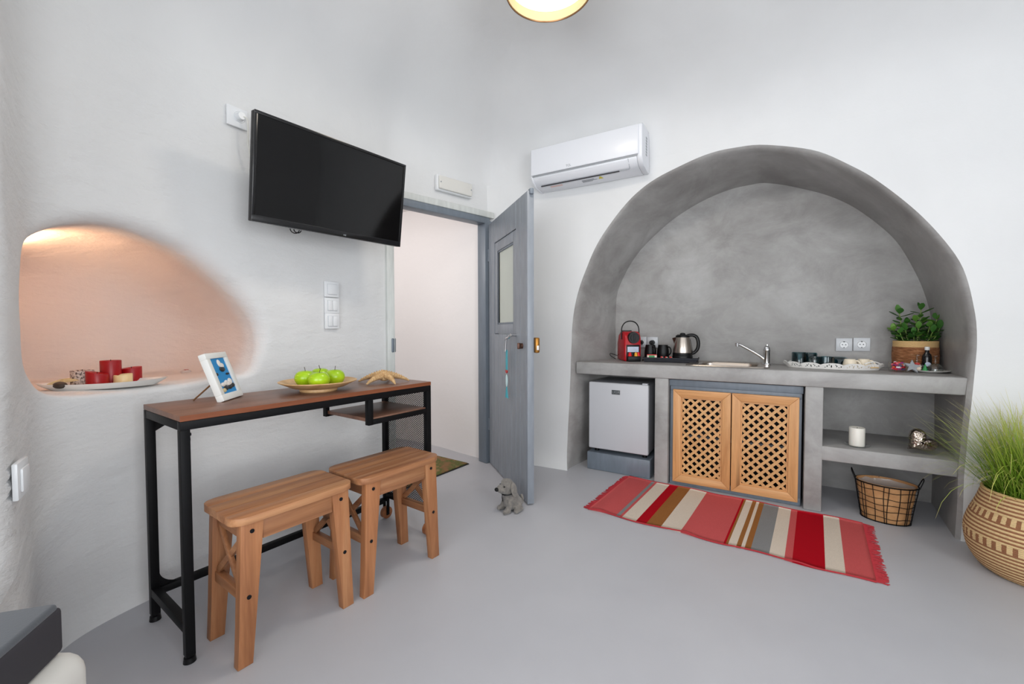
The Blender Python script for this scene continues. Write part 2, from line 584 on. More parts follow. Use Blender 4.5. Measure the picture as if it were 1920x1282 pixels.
def text_mesh(txt, size, depth=0.0004):
    cu = bpy.data.curves.new('txt', 'FONT')
    cu.body = txt
    cu.size = size
    cu.extrude = depth
    cu.align_x = 'CENTER'
    cu.align_y = 'CENTER'
    cu.resolution_u = 3
    o = bpy.data.objects.new('txt', cu)
    COL.objects.link(o)
    dg = bpy.context.evaluated_depsgraph_get()
    me = bpy.data.meshes.new_from_object(o.evaluated_get(dg))
    bpy.data.objects.remove(o)
    return me
def blob(parts, voxel, smooth=6):
    """union of ellipsoids / capsules as one continuous skin"""
    b = B()
    for p in parts:
        if len(p) == 3:
            b.ball(p[0], 1.0, p[1], p[2], 20, 14)
        else:
            b.tube([Vector(p[0]).lerp(Vector(p[1]), i / 6) for i in range(7)], lambda f, p=p: p[2] + (p[3] - p[2]) * f, 14)
            b.ball(p[0], p[2]).ball(p[1], p[3])
    me = bpy.data.meshes.new('blob')
    b.m.to_mesh(me)
    b.m.free()
    o = bpy.data.objects.new('blob', me)
    COL.objects.link(o)
    md = o.modifiers.new('r', 'REMESH')
    md.mode = 'VOXEL'
    md.voxel_size = voxel
    ms = o.modifiers.new('s', 'SMOOTH')
    ms.iterations = smooth
    ms.factor = 0.5
    dg = bpy.context.evaluated_depsgraph_get()
    out = bpy.data.meshes.new_from_object(o.evaluated_get(dg))
    bpy.data.objects.remove(o)
    out.polygons.foreach_set('use_smooth', [True] * len(out.polygons))
    return out
def interp(x, xs, ys):
    if x <= xs[0]:
        return ys[0]
    for i in range(len(xs) - 1):
        if x <= xs[i + 1]:
            f = (x - xs[i]) / (xs[i + 1] - xs[i])
            return ys[i] + (ys[i + 1] - ys[i]) * f
    return ys[-1]
def catmull(pts, n):
    out = []
    P = [pts[0]] + list(pts) + [pts[-1]]
    for i in range(1, len(P) - 2):
        for k in range(n):
            u = k / n
            a, b, c, d = P[i - 1], P[i], P[i + 1], P[i + 2]
            out.append(tuple(0.5 * (2 * b[j] + (c[j] - a[j]) * u + (2 * a[j] - 5 * b[j] + 4 * c[j] - d[j]) * u * u + (3 * b[j] - a[j] - 3 * c[j] + d[j]) * u ** 3) for j in range(len(b))))
    out.append(tuple(pts[-1]))
    return out

# ------------------------------------------------------------------ the room shell
Z1, HD, NP = 2.08, 0.68, 2.4          # springing height, rise and squareness of the vault
CEN = Vector((0.1, 0.55, 0))
def rough_pt(p, flare=0.0):
    p = Vector(p)
    if flare and p.z < 0.13:
        d = (CEN - Vector((p.x, p.y, 0))).normalized()
        p += d * flare * (1 - max(0, p.z) / 0.13) ** 2
    q = noise.noise_vector(p * 1.9) * 0.011 + noise.noise_vector(p * 5.5) * 0.0045
    if p.z < 0.05:
        q.z = 0
    return p + q

fl = B().bx(-3.9, 2.5, -2.1, 3.6, -0.06, 0.0)
struct(fl.obj('floor', 'floor', smooth=False))

LPATH = [(-2.03, 1.90), (-2.0, 1.6), (-1.98, 1.2), (-1.98, 0.8), (-1.97, 0.6), (-1.945, 0.47), (-1.9, 0.38), (-1.83, 0.325), (-1.70, 0.285),
         (-1.55, 0.248), (-1.45, 0.222), (-1.415, 0.17), (-1.45, 0.08), (-1.6, -0.1), (-1.9, -0.4), (-2.0, -0.7), (-2.0, -1.8)]
_lp = catmull(LPATH, 8)[::-1]
_ly = [p[1] for p in _lp]
_lx = [p[0] for p in _lp]
def XL(y, z=0.0):
    # the wall falls back as it rises behind the television
    w = interp(y, [0.35, 0.75, 1.5, 1.9], [0.0, 1.0, 1.0, 0.0])
    f = min(1.0, max(0.0, (z - 1.28) / 0.5))
    return interp(y, _ly, _lx) - 0.03 * w * f * f * (3 - 2 * f)
BPATH = [(-1.83, 2.66), (-1.72, 2.73), (-1.5, 2.775), (-1.25, 2.795), (-1.0, 2.80), (2.2, 2.80)]
def YB(x):
    return interp(x, [p[0] for p in BPATH], [p[1] for p in BPATH])
def frange(a, b, n):
    return [a + (b - a) * i / n for i in range(n + 1)]
ys_left = frange(1.90, 0.62, 24)[:-1] + frange(0.62, 0.0, 34)[:-1] + frange(0.0, -1.8, 20)
xs_back = frange(-1.83, -1.0, 20)[:-1] + frange(-1.0, 1.0, 50)[:-1] + frange(1.0, 2.2, 16)
hd = [(-1.83 - 0.20 * i / 12, 2.66 - 0.76 * i / 12) for i in range(13)]
ring = [(x, YB(x)) for x in reversed(xs_back)] + hd[1:-1] + [(XL(y, Z1), y) for y in ys_left] + \
       [(x, -1.8) for x in frange(-2.0, 2.2, 36)[1:-1]] + [(2.2, y) for y in frange(-1.8, 2.8, 40)[:-1]]
rows = []
for i in range(29):
    th = (i / 28) * PI / 2
    a = 1 - max(0.0, math.cos(th)) ** (2 / NP)
    z = Z1 + HD * math.sin(th) ** (2 / NP)
    rows.append([rough_pt(Vector((x, y, z)).lerp(Vector((CEN.x, CEN.y, z)), min(a, 0.995))) for x, y in ring])
struct(B().grid(rows, True).obj('ceiling', 'plaster_smooth', ang=60))
def ceiling_z(x, y):
    # inset fraction along the ray from the plan outline through (x, y)
    best = None
    d = Vector((x - CEN.x, y - CEN.y))
    for (px, py) in ring:
        e = Vector((px - CEN.x, py - CEN.y))
        c = d.normalized().dot(e.normalized())
        if best is None or c > best[0]:
            best = (c, e.length)
    f = min(1.0, d.length / best[1])
    th = math.acos(min(1, f ** (NP / 2)))
    return Z1 + HD * math.sin(th) ** (2 / NP)

# left wall with the hollowed alcove
OUT = [(0.351, 0.818), (0.312, 0.881), (0.292, 0.944), (0.287, 1.031), (0.286, 1.089), (0.293, 1.162), (0.307, 1.232), (0.341, 1.283), (0.423, 1.339),
       (0.529, 1.369), (0.636, 1.361), (0.776, 1.313), (0.914, 1.208), (1.02, 1.071), (1.047, 0.949), (1.013, 0.829), (0.937, 0.802), (0.685, 0.792), (0.527, 0.794), (0.42, 0.798)]
YC, ZC = 0.64, 1.03
def smooth_closed(pts, n):
    out = []
    m = len(pts)
    for i in range(m):
        a, b, c, d = (pts[(i + k - 1) % m] for k in range(4))
        for k in range(n):
            u = k / n
            out.append(tuple(0.5 * (2 * b[j] + (c[j] - a[j]) * u + (2 * a[j] - 5 * b[j] + 4 * c[j] - d[j]) * u * u + (3 * b[j] - a[j] - 3 * c[j] + d[j]) * u ** 3) for j in range(2)))
    return out
pol = sorted((math.atan2(z - ZC, y - YC), math.hypot(y - YC, z - ZC)) for y, z in smooth_closed(OUT, 8))
pa = [pol[-1][0] - 2 * PI] + [p[0] for p in pol] + [pol[0][0] + 2 * PI]
pr = [pol[-1][1]] + [p[1] for p in pol] + [pol[0][1]]
def lipw(a):
    # width of the rounded lip: broad at the top and far side, thin at the sill and near side
    return interp(a, [-PI, -2.6, -1.9, -0.75, -0.2, 0.5, 1.4, 2.1, 2.6, PI], [0.02, 0.015, 0.02, 0.025, 0.06, 0.085, 0.075, 0.05, 0.02, 0.02])
bound = [(y, Z1) for y in ys_left] + [(-1.8, z) for z in frange(Z1, 0, 16)[1:-1]] + [(y, 0.0) for y in reversed(ys_left)] + [(1.90, z) for z in frange(0, Z1, 20)[1:-1]]
rows = [[] for _ in range(56 + 9 + 15)]
for by, bz in bound:
    a = math.atan2(bz - ZC, by - YC)
    r0 = interp(a, pa, pr)
    w = lipw(a)
    oy, oz = YC + math.cos(a) * r0, ZC + math.sin(a) * r0
    wy, wz = YC + math.cos(a) * (r0 + w), ZC + math.sin(a) * (r0 + w)
    k = 0
    for i in range(56):
        f = (i / 55) ** 0.8
        y, z = by + (wy - by) * f, bz + (wz - bz) * f
        rows[k].append(rough_pt((XL(y, z), y, z), 0.02)); k += 1
    for i in range(1, 10):
        th = i / 9 * PI / 2
        rr = r0 + w * (1 - math.sin(th))
        y, z = YC + math.cos(a) * rr, ZC + math.sin(a) * rr
        rows[k].append(rough_pt((XL(y, z) - w * (1 - math.cos(th)), y, z))); k += 1
    x0 = XL(oy, oz) - w
    for i in range(1, 16):
        th = i / 15 * PI / 2
        sc = max(0.0, math.cos(th)) ** 0.42
        x = x0 + (-2.56 - x0) * math.sin(th) ** 0.9
        y = YC + (oy - YC) * sc * (1.0 if oy > YC else 1.0 + 0.35 * math.sin(2 * th))
        if oz < ZC:
            z = ZC + (oz - ZC) * (1.0 if i < 14 else 0.96)
            z = max(z, 0.793)
        else:
            z = ZC + (oz - ZC) * sc
        if i == 15:
            y, z = YC, ZC
        rows[k].append(rough_pt((x, y, z)) if z > 0.83 else Vector((x, y, z))); k += 1
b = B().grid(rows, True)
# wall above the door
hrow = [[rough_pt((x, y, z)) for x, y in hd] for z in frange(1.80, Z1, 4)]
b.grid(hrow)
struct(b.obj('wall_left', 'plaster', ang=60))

# kitchen wall with the arched recess
AF = [(-1.225, 0.0), (-1.215, 0.25), (-1.20, 0.55), (-1.19, 0.85), (-1.185, 1.027), (-1.157, 1.214), (-1.098, 1.396), (-0.984, 1.621), (-0.805, 1.826), (-0.604, 1.945), (-0.329, 2.029), (-0.17, 2.035), (-0.017, 2.008),
      (0.19, 1.931), (0.37, 1.794), (0.537, 1.619), (0.656, 1.45), (0.741, 1.278), (0.781, 1.09), (0.793, 0.941), (0.788, 0.79), (0.78, 0.55), (0.772, 0.25), (0.765, 0.0)]
AB = [(-1.16, 0.0), (-1.12, 0.25), (-1.085, 0.55), (-1.055, 0.8), (-1.06, 1.03), (-1.05, 1.24), (-1.0, 1.385), (-0.90, 1.55), (-0.712, 1.744), (-0.52, 1.868), (-0.30, 1.95), (-0.15, 1.972), (-0.032, 1.966),
      (0.229, 1.863), (0.40, 1.75), (0.54, 1.605), (0.643, 1.455), (0.738, 1.232), (0.777, 1.048), (0.79, 0.92), (0.80, 0.79), (0.805, 0.55), (0.805, 0.25), (0.80, 0.0)]
YW, YN = 2.80, 3.32
def resample(pts, ts):
    P = catmull(pts, 8)
    L = [0.0]
    for a, b_ in zip(P, P[1:]):
        L.append(L[-1] + math.dist(a, b_))
    return [(interp(t_ * L[-1], L, [p[0] for p in P]), interp(t_ * L[-1], L, [p[1] for p in P])) for t_ in ts]
nL = 24
bnd = [(-1.83, z) for z in frange(0, Z1, nL)] + [(x, Z1) for x in xs_back[1:-1]] + [(2.2, z) for z in frange(Z1, 0, nL)]
ts = [0.20 * i / nL for i in range(nL + 1)] + [0.20 + 0.60 * (i + 1) / (len(xs_back) - 1) for i in range(len(xs_back) - 2)] + [0.80 + 0.20 * i / nL for i in range(nL + 1)]
arc = resample(AF, ts)
def grow(p, d):
    c = Vector((-0.2, 0.9))
    v_ = Vector(p)
    if p[1] < 0.9:
        return (p[0] + (d if p[0] > 0 else -d), p[1])
    return tuple(v_ + (v_ - c).normalized() * d)
lip = [grow(p, 0.016) for p in arc]
rows = []
for i in range(15):
    f = (i / 14) ** 0.85
    row = []
    for (bx_, bz), (ax, az) in zip(bnd, lip):
        x, z = bx_ + (ax - bx_) * f, bz + (az - bz) * f
        row.append(rough_pt((x, YB(x), z), 0.05 if x < -1.1 else 0.01))
    rows.append(row)
struct(B().grid(rows).obj('wall_back', 'plaster_smooth', ang=60))
ab = resample(AB, ts)
rows = [[rough_pt((p[0], YB(p[0]) - 0.0005, p[1]), 0.03 if p[0] < 0 else 0.0) for p in lip]]
rows.append([rough_pt((p[0] * 0.6 + q[0] * 0.4, YW + 0.004, p[1] * 0.6 + q[1] * 0.4), 0.03 if p[0] < 0 else 0.0) for p, q in zip(lip, arc)])
for i in range(13):
    f = i / 12
    rows.append([rough_pt((p[0] + (q[0] - p[0]) * f, YW + 0.016 + (YN - YW - 0.016) * f, p[1] + (q[1] - p[1]) * f)) for p, q in zip(arc, ab)])
for i in range(1, 11):
    f = i / 10
    rows.append([rough_pt((q[0] + (-0.1 - q[0]) * f, YN, q[1] + (0.0 - q[1]) * f)) for q in ab])
struct(B().grid(rows).obj('wall_recess', 'cement', ang=40))

# walls behind the camera, one glazed opening, one added for the right fill light
def wall_grid(pts, hole, name):
    zs = frange(0, Z1, 24)
    rows_ = [[rough_pt((x, y, z)) for x, y in pts] for z in zs]
    b = B()
    n = len(pts)
    vs_ = [p for r_ in rows_ for p in r_]
    fs = []
    for i in range(24):
        for j in range(n - 1):
            cx = (pts[j][0] + pts[j + 1][0]) / 2
            cy = (pts[j][1] + pts[j + 1][1]) / 2
            cz = (zs[i] + zs[i + 1]) / 2
            if hole(cx, cy, cz):
                continue
            fs.append((i * n + j, i * n + j + 1, (i + 1) * n + j + 1, (i + 1) * n + j))
    b.pyd(vs_, fs)
    struct(b.obj(name, 'plaster', ang=60))
wall_grid([(x, -1.8) for x in frange(-2.0, 2.2, 36)], lambda x, y, z: -1.45 < x < 1.15 and 0.3 < z < 1.9, 'wall_front')
wall_grid([(2.2, y) for y in frange(-1.8, 2.8, 40)], lambda x, y, z: -1.3 < y < 0.4 and 0.45 < z < 1.9, 'wall_right')
b = B()
for x in (-1.45, -0.15, 1.15):
    b.bx(x - 0.03, x + 0.03, -1.86, -1.80, 0.28, 1.92, 0.004)
for z in (0.30, 1.90):
    b.bx(-1.48, 1.18, -1.86, -1.80, z - 0.03, z + 0.03, 0.004)
struct(b.obj('window_1', 'blue_paint'))
b = B()
for y in (-1.3, -0.45, 0.4):
    b.bx(2.20, 2.26, y - 0.03, y + 0.03, 0.43, 1.92, 0.004)
for z in (0.45, 1.90):
    b.bx(2.20, 2.26, -1.33, 0.43, z - 0.03, z + 0.03, 0.004)
struct(b.obj('added_window_2', 'blue_paint'))  # unseen frame added around the right fill light

# the passage beyond the door
hp = catmull([(-1.845, 2.655), (-2.158, 2.706), (-2.465, 2.762), (-2.9, 2.77), (-3.3, 2.66), (-3.55, 2.3), (-3.6, 1.8), (-3.6, 1.40), (-3.4, 1.33), (-2.9, 1.33), (-2.4, 1.33), (-2.2, 1.34), (-2.13, 1.42), (-2.11, 1.6), (-2.065, 1.87)], 5)
rows = [[rough_pt((x, y, z)) for x, y in hp] for z in frange(0, 2.06, 16)]
b = B().grid(rows)
b.pyd([(-3.7, 1.2, 2.05), (-2.16, 1.2, 2.05), (-1.95, 2.9, 2.05), (-3.7, 2.9, 2.05)], [(0, 1, 2, 3)])
b.pyd([(-1.87, 2.66, 1.80), (-2.07, 1.87, 1.80), (-2.09, 1.87, 2.06), (-1.89, 2.66, 2.06)], [(0, 1, 2, 3)])
struct(b.obj('wall_passage', 'passage', ang=60))

# ------------------------------------------------------------------ door frame and door
dvec = Vector((-1.83 + 2.03, 2.66 - 1.90, 0)).normalized()
fr = bpy.data.objects.new('trim_1', None)
COL.objects.link(fr)
fr['kind'] = 'structure'
B().bar((-1.835, 2.632, 0), (-1.835, 2.632, 1.80), 0.075, 0.09, up=(0.965, -0.26, 0), bev=0.004).obj('door_jamb', 'blue_dark', fr)
B().bar((-2.045, 1.865, 0), (-2.045, 1.865, 1.82), 0.05, 0.10, up=(0.965, -0.26, 0), bev=0.004).obj('door_jamb', 'white_paint', fr, label='white painted jamb')
B().bar((-2.035, 1.88, 1.80), (-1.832, 2.64, 1.80), 0.09, 0.045, bev=0.004).obj('door_header', 'blue_dark', fr)
B().bar((-2.02, 1.88, 1.845), (-1.80, 2.67, 1.845), 0.06, 0.045, bev=0.006).obj('header_ledge', 'white_paint', fr)

st = thing('strike_box', 'blue-grey lock keep box screwed to the white door jamb', 'lock keep', (-2.005, 1.868, 0.86), R(15))
B().bx(-0.014, 0.014, -0.018, 0.02, 0.0, 0.088, 0.006).obj('case', 'blue_dark', st)
B().bx(-0.016, -0.008, -0.024, -0.016, 0.012, 0.03, 0.002).obj('bolt_plate', 'brass', st)

DL = 0.795
da = math.atan2(2.092 - 2.605, -1.178 + 1.785)
door = thing('door_1', 'open blue-grey plank door with a frosted glass window', 'door', (-1.785, 2.605, 0), da)
door['kind'] = 'structure'
del door['category']
ed = [0, 0.07, 0.14, 0.234, 0.328, 0.422, 0.516, 0.61, 0.69, DL]
ZT = 1.772
for i in range(9):
    x0, x1 = ed[i] + 0.0012, ed[i + 1] - 0.0012
    zz = [(0.008, ZT)] if (x1 < 0.145 or x0 > 0.605) else [(0.008, 0.968), (1.607, ZT)]
    for z0, z1 in zz:
        B().bx(x0, x1, 0.0, 0.038, z0, z1, 0.003, 1).obj('board', 'blue_paint', door)
B().bx(0.0, DL, 0.006, 0.032, 0.01, 0.96).bx(0.0, 0.139, 0.006, 0.032, 0.96, 1.61).bx(0.611, DL, 0.006, 0.032, 0.96, 1.61).bx(0, DL, 0.006, 0.032, 1.61, 1.768).obj('core', 'blue_dark', door)
B().bx(DL, DL + 0.014, 0.0, 0.040, 0.008, ZT, 0.003).obj('edge_strip', 'blue_paint', door)
wf = B()
wf.bx(0.142, 0.205, 0.004, 0.036, 0.972, 1.603, 0.003).bx(0.545, 0.608, 0.004, 0.036, 0.972, 1.603, 0.003)
wf.bx(0.205, 0.545, 0.004, 0.036, 0.972, 1.035, 0.003).bx(0.205, 0.545, 0.004, 0.036, 1.54, 1.603, 0.003)
wfo = wf.obj('window_frame', 'blue_paint', door)
bd = B()
for a_ in ((0.205, 0.217, 1.035, 1.54), (0.533, 0.545, 1.035, 1.54), (0.217, 0.533, 1.035, 1.047), (0.217, 0.533, 1.528, 1.54)):
    bd.bx(a_[0], a_[1], 0.009, 0.022, a_[2], a_[3], 0.002)
bd.obj('glazing_bead', 'blue_dark', wfo)
B().bx(0.206, 0.544, 0.018, 0.023, 1.036, 1.539).obj('pane', 'frosted', wfo)
h = B().cyl((0.615, 0.0, 0.967), (0.615, -0.035, 0.967), 0.010, seg=12)
h.tube([(0.615, -0.035, 0.967), (0.595, -0.04, 0.952), (0.545, -0.04, 0.945), (0.535, -0.04, 0.925), (0.522, -0.04, 0.865)], 0.0075, 8)
h.obj('lever_handle', 'chrome', door)
B().cyl((0.725, 0.0, 0.905), (0.725, -0.012, 0.905), 0.016, seg=20).box((0.725, -0.022, 0.905), (0.009, 0.018, 0.036), 0.003).obj('thumb_turn', 'copper', door)
lk = B().bx(DL - 0.01, DL + 0.035, 0.041, 0.068, 0.868, 0.955, 0.008).obj('lock_case', 'brass', door)
B().bx(DL + 0.0345, DL + 0.038, 0.048, 0.06, 0.885, 0.91, 0.001).obj('latch', 'white_matt', lk)
B().bx(DL - 0.005, DL + 0.03, 0.012, 0.034, ZT - 0.02, ZT + 0.012, 0.004).obj('top_catch', 'blue_dark', door)
for z in (0.25, 1.5):
    B().cyl((-0.008, 0.0, z), (-0.008, 0.0, z + 0.09), 0.008, seg=12).obj('hinge', 'blue_dark', door)

ch = thing('door_charm', 'turquoise ribbon charm with a tassel hanging from the door handle', 'charm', (-1.785 + 0.518 * math.cos(da) + 0.03 * math.sin(da), 2.605 + 0.518 * math.sin(da) - 0.03 * math.cos(da), 0.57), da)
B().box((0, 0, 0.24), (0.026, 0.006, 0.125), 0.001).obj('ribbon', 'teal_ribbon', ch)
B().tube([(-0.006, 0.003, 0.30), (-0.022, 0.003, 0.26), (-0.02, 0.003, 0.21), (-0.004, 0.003, 0.17)], 0.003, 6).obj('string', 'key_white', ch)
B().ball((0.001, 0, 0.165), 0.008).ball((-0.009, 0, 0.174), 0.006).ball((0.011, 0, 0.172), 0.006).obj('red_beads', 'red_bead', ch)
B().ball((0, 0, 0.11), 1, (0.017, 0.006, 0.04)).obj('eye_bead', 'pale_bead', ch)
b = B()
for i in range(9):
    x = (i - 4) * 0.0036
    b.tube([(x * 0.4, 0, 0.075), (x, 0, 0.04), (x * 1.9, 0.001, 0.0 + 0.006 * abs(math.sin(i * 2.3)))], 0.0018, 5)
b.obj('tassel', 'teal_ribbon', ch)

mat_ = thing('doormat', 'brown and green doormat on the passage floor beyond the door', 'doormat', (-2.17, 2.24, 0), R(-4))
B().bx(-0.24, 0.24, -0.30, 0.28, 0.0005, 0.012, 0.004).obj('pile', 'doormat', mat_)
B().bx(-0.247, 0.247, -0.307, 0.287, 0.0002, 0.006, 0.001).obj('backing', 'black_soft', mat_)

# ------------------------------------------------------------------ cement counter
ct = thing('kitchen_counter', 'built-in grey cement counter filling the arched recess', 'counter', (0, 2.82, 0))
b = B()
b.bx(-1.185, 0.80, 0.0, 0.10, 0.684, 0.77, 0.010).bx(-1.16, -0.40, 0.095, 0.52, 0.686, 0.7695).bx(-0.07, 0.815, 0.095, 0.52, 0.686, 0.7695).bx(-0.41, -0.06, 0.42, 0.52, 0.686, 0.7695)
b.obj('worktop', 'cement', ct)
B().bx(-0.640, -0.557, 0.012, 0.50, 0.0, 0.687, 0.006).obj('pillar', 'cement', ct)
B().bx(0.165, 0.247, 0.012, 0.50, 0.0, 0.687, 0.006).obj('pillar', 'cement', ct)
B().bx(0.24, 0.805, 0.012, 0.50, 0.287, 0.366, 0.008).obj('shelf', 'cement', ct)
pl = thing('fridge_plinth', 'blue-grey painted plinth block under the small fridge', 'plinth', (-0.897, 2.87, 0))
B().bx(-0.222, 0.222, 0.0, 0.42, 0.0, 0.126, 0.008).obj('block', 'blue_dark', pl)

# cabinet with lattice doors
cb = thing('sink_cabinet', 'blue-grey cabinet with two pine lattice doors under the sink', 'cabinet', (-0.198, 2.865, 0))
B().bx(-0.357, 0.357, 0.0, 0.03, 0.637, 0.678, 0.002).obj('top_rail', 'blue_dark', cb)
B().bx(-0.352, 0.352, 0.004, 0.03, 0.605, 0.6365, 0.002).obj('rail', 'blue_dark', cb)
B().bx(-0.352, 0.352, 0.004, 0.03, 0.001, 0.045, 0.002).obj('bottom_rail', 'blue_dark', cb)
B().bx(-0.352, -0.318, 0.0045, 0.03, 0.045, 0.605, 0.002).obj('stile', 'blue_dark', cb)
B().bx(0.318, 0.352, 0.0045, 0.03, 0.045, 0.605, 0.002).obj('stile', 'blue_dark', cb)
B().bx(-0.35, 0.35, 0.43, 0.44, 0.002, 0.67).bx(-0.35, 0.35, 0.03, 0.43, 0.001, 0.008).bx(-0.355, -0.345, 0.031, 0.44, 0.002, 0.67).bx(0.345, 0.355, 0.031, 0.44, 0.002, 0.67).bx(-0.35, 0.35, 0.03, 0.44, 0.664, 0.672).obj('carcass', 'black_soft', cb)  # black panels stand in for the shade inside the cabinet
B().bx(-0.34, 0.34, 0.06, 0.43, 0.30, 0.315).obj('inner_shelf', 'blue_dark', cb)
def lattice_door(x0, x1, z0, z1):
    d = B()
    w = 0.048
    y0, y1 = -0.020, 0.002
    a, c, e, f = x0 + w, x1 - w, z0 + w, z1 - w
    o = None
    def member(poly, mat, nm, par):
        mt = Matrix.Translation((0, y1, 0)) @ Matrix.Rotation(PI / 2, 4, 'X')
        return B().prism(poly, 0.0, y1 - y0, mt, 0.0025).obj(nm, mat, par)
    o = member([(x0, z0), (x1, z0), (c, e), (a, e)], 'pine_x', 'door', cb)
    member([(x0, z1), (a, f), (c, f), (x1, z1)], 'pine_x', 'door_rail', o)
    member([(x0, z0), (a, e), (a, f), (x0, z1)], 'pine_z', 'door_stile', o)
    member([(x1, z0), (x1, z1), (c, f), (c, e)], 'pine_z', 'door_stile', o)
    # recessed moulding
    b = B()
    for p in ((a, a + 0.008, e, f), (c - 0.008, c, e, f), (a + 0.008, c - 0.008, e, e + 0.008), (a + 0.008, c - 0.008, f - 0.008, f)):
        b.bx(p[0], p[1], -0.013, -0.004, p[2], p[3])
    b.obj('moulding', 'pine_x', o)
    a += 0.004; c -= 0.004; e += 0.004; f -= 0.004
    px, pz = 0.0505, 0.0505
    for sgn in (1, -1):
        k0 = -int((f - e) / pz) - 2
        for k in range(k0, int((c - a) / px) + 14):
            # diagonal through (a + k*px, e) rising to the right (sgn 1) or to the left
            pts = []
            xa = a + (k + 0.5) * px if sgn > 0 else a + (k + 0.5) * px
            # clip to panel: x = xa + sgn*(z-e)
            zlo, zhi = e, f
            if sgn > 0:
                zlo = max(zlo, e + (a - xa)); zhi = min(zhi, e + (c - xa))
            else:
                zlo = max(zlo, e + (xa - c)); zhi = min(zhi, e + (xa - a))
            if zhi - zlo < 0.004:
                continue
            yy = -0.0075 if sgn > 0 else -0.0035
            p = (xa + sgn * (zlo - e), yy, zlo)
            q = (xa + sgn * (zhi - e), yy, zhi)
            # mesh along X so the grain follows the slat
            L = math.dist(p, q) + 0.006
            so = B().box((0, 0, 0), (L, 0.004, 0.0150)).obj('slat', 'slat', o, smooth=False)
            so.location = ((p[0] + q[0]) / 2, yy, (p[2] + q[2]) / 2)
            so.rotation_euler = (0, -sgn * PI / 4, 0)
    return o
lattice_door(-0.331, -0.002, 0.026, 0.617)
lattice_door(0.003, 0.338, 0.026, 0.617)

# fridge
fg = thing('mini_fridge', 'small silver fridge standing on the plinth under the counter', 'fridge', (-0.896, 2.862, 0.126))
B().bx(-0.204, 0.204, 0.048, 0.40, 0.030, 0.500, 0.008).obj('body', 'fridge_side', fg)
fd = B().bx(-0.208, 0.208, 0.0, 0.043, 0.031, 0.503, 0.009, 3).obj('door', 'fridge', fg)
B().bx(-0.204, 0.204, 0.040, 0.050, 0.034, 0.50).obj('gasket', 'black_soft', fg)
B().bx(-0.040, 0.018, -0.0025, 0.002, 0.425, 0.455, 0.001).obj('badge', 'badge', fd)
me = text_mesh('LIGA', 0.024)
me.materials.append(M['badge_text'])
o = link('badge_lettering', me, fd)
o.location = (-0.011, -0.0032, 0.440)
o.rotation_euler = (PI / 2, 0, 0)
B().bx(0.165, 0.200, 0.008, 0.05, 0.502, 0.512, 0.003).obj('hinge_cap', 'fridge', fg)
for sx in (-0.17, 0.17):
    for y in (0.07, 0.36):
        B().cyl((sx, y, 0.0005), (sx, y, 0.034), 0.016, seg=14).obj('foot', 'black', fg)
B().bx(-0.19, 0.19, 0.06, 0.38, 0.018, 0.032).obj('base_pan', 'black_soft', fg)

# air conditioner
ac = thing('air_conditioner', 'white wall-mounted air conditioner above the open door', 'air conditioner', (-1.065, 2.80, 1.985))
MX = Matrix(((0, 0, 1, 0), (1, 0, 0, 0), (0, 1, 0, 0), (0, 0, 0, 1)))     # profile (y, z) extruded along x
prof = [(-0.012, 0.0), (-0.05, -0.004), (-0.138, 0.012), (-0.165, 0.035), (-0.182, 0.060), (-0.184, 0.245), (-0.165, 0.256), (-0.012, 0.256)]
B().prism(prof, -0.355, 0.355, MX, 0.004).obj('body', 'ac_body', ac)
pe = [(-0.010, -0.002), (-0.05, -0.006), (-0.14, 0.010), (-0.168, 0.033), (-0.187, 0.060), (-0.188, 0.247), (-0.168, 0.258), (-0.010, 0.258)]
B().prism(pe, 0.355, 0.39, MX, 0.008).obj('end_cap', 'ac_body', ac)
B().prism(pe, -0.372, -0.355, MX, 0.006).obj('end_cap', 'ac_body', ac)
fp = B().bx(-0.366, 0.368, -0.196, -0.183, 0.070, 0.247, 0.005, 3).obj('front_panel', 'ac_body', ac)
B().bx(-0.362, 0.364, -0.187, -0.181, 0.0615, 0.0685).obj('panel_gap', 'ac_grey', ac)
# louver lies on the slanted underside
p0, p1 = Vector((0, -0.183, 0.058)), Vector((0, -0.138, 0.0115))
nrm = Vector((0, -(p0.z - p1.z), -(p1.y - p0.y))).normalized()
lv = B().bar((-0.315, (p0.y + p1.y) / 2 + nrm.y * 0.003, (p0.z + p1.z) / 2 + nrm.z * 0.003), (0.30, (p0.y + p1.y) / 2 + nrm.y * 0.003, (p0.z + p1.z) / 2 + nrm.z * 0.003), 0.052, 0.004, up=nrm, bev=0.001).obj('louver', 'ac_body', ac)
B().bar((-0.315, -0.136, 0.007), (0.235, -0.136, 0.007), 0.009, 0.005, up=(0, 0, 1)).obj('air_slot', 'dark_slot', ac)
B().bar((0.235, -0.136, 0.0085), (0.30, -0.136, 0.0085), 0.002, 0.003, up=(0, 0, 1)).bar((0.303, -0.182, 0.057), (0.303, -0.138, 0.010), 0.0015, 0.004, up=nrm).obj('louver_seam', 'ac_grey', ac)
me = text_mesh('TCL', 0.020)
me.materials.append(M['print_grey'])
o = link('logo', me, fp)
o.location = (-0.085, -0.1968, 0.088)
o.rotation_euler = (PI / 2, 0, 0)
def under(x0, x1, y0, y1, mat, nm):
    f = lambda y: interp(y, [-0.138, -0.05, -0.012], [0.012, -0.004, 0.0])
    B().pyd([(x0, y0, f(y0) - 0.0012), (x1, y0, f(y0) - 0.0012), (x1, y1, f(y1) - 0.0012), (x0, y1, f(y1) - 0.0012)], [(0, 1, 2, 3)]).obj(nm, mat, ac, smooth=False)
under(-0.03, 0.055, -0.105, -0.098, 'print_grey', 'warning_print')
under(-0.03, 0.075, -0.094, -0.087, 'print_grey', 'warning_print')
under(-0.03, 0.04, -0.083, -0.077, 'print_grey', 'warning_print')
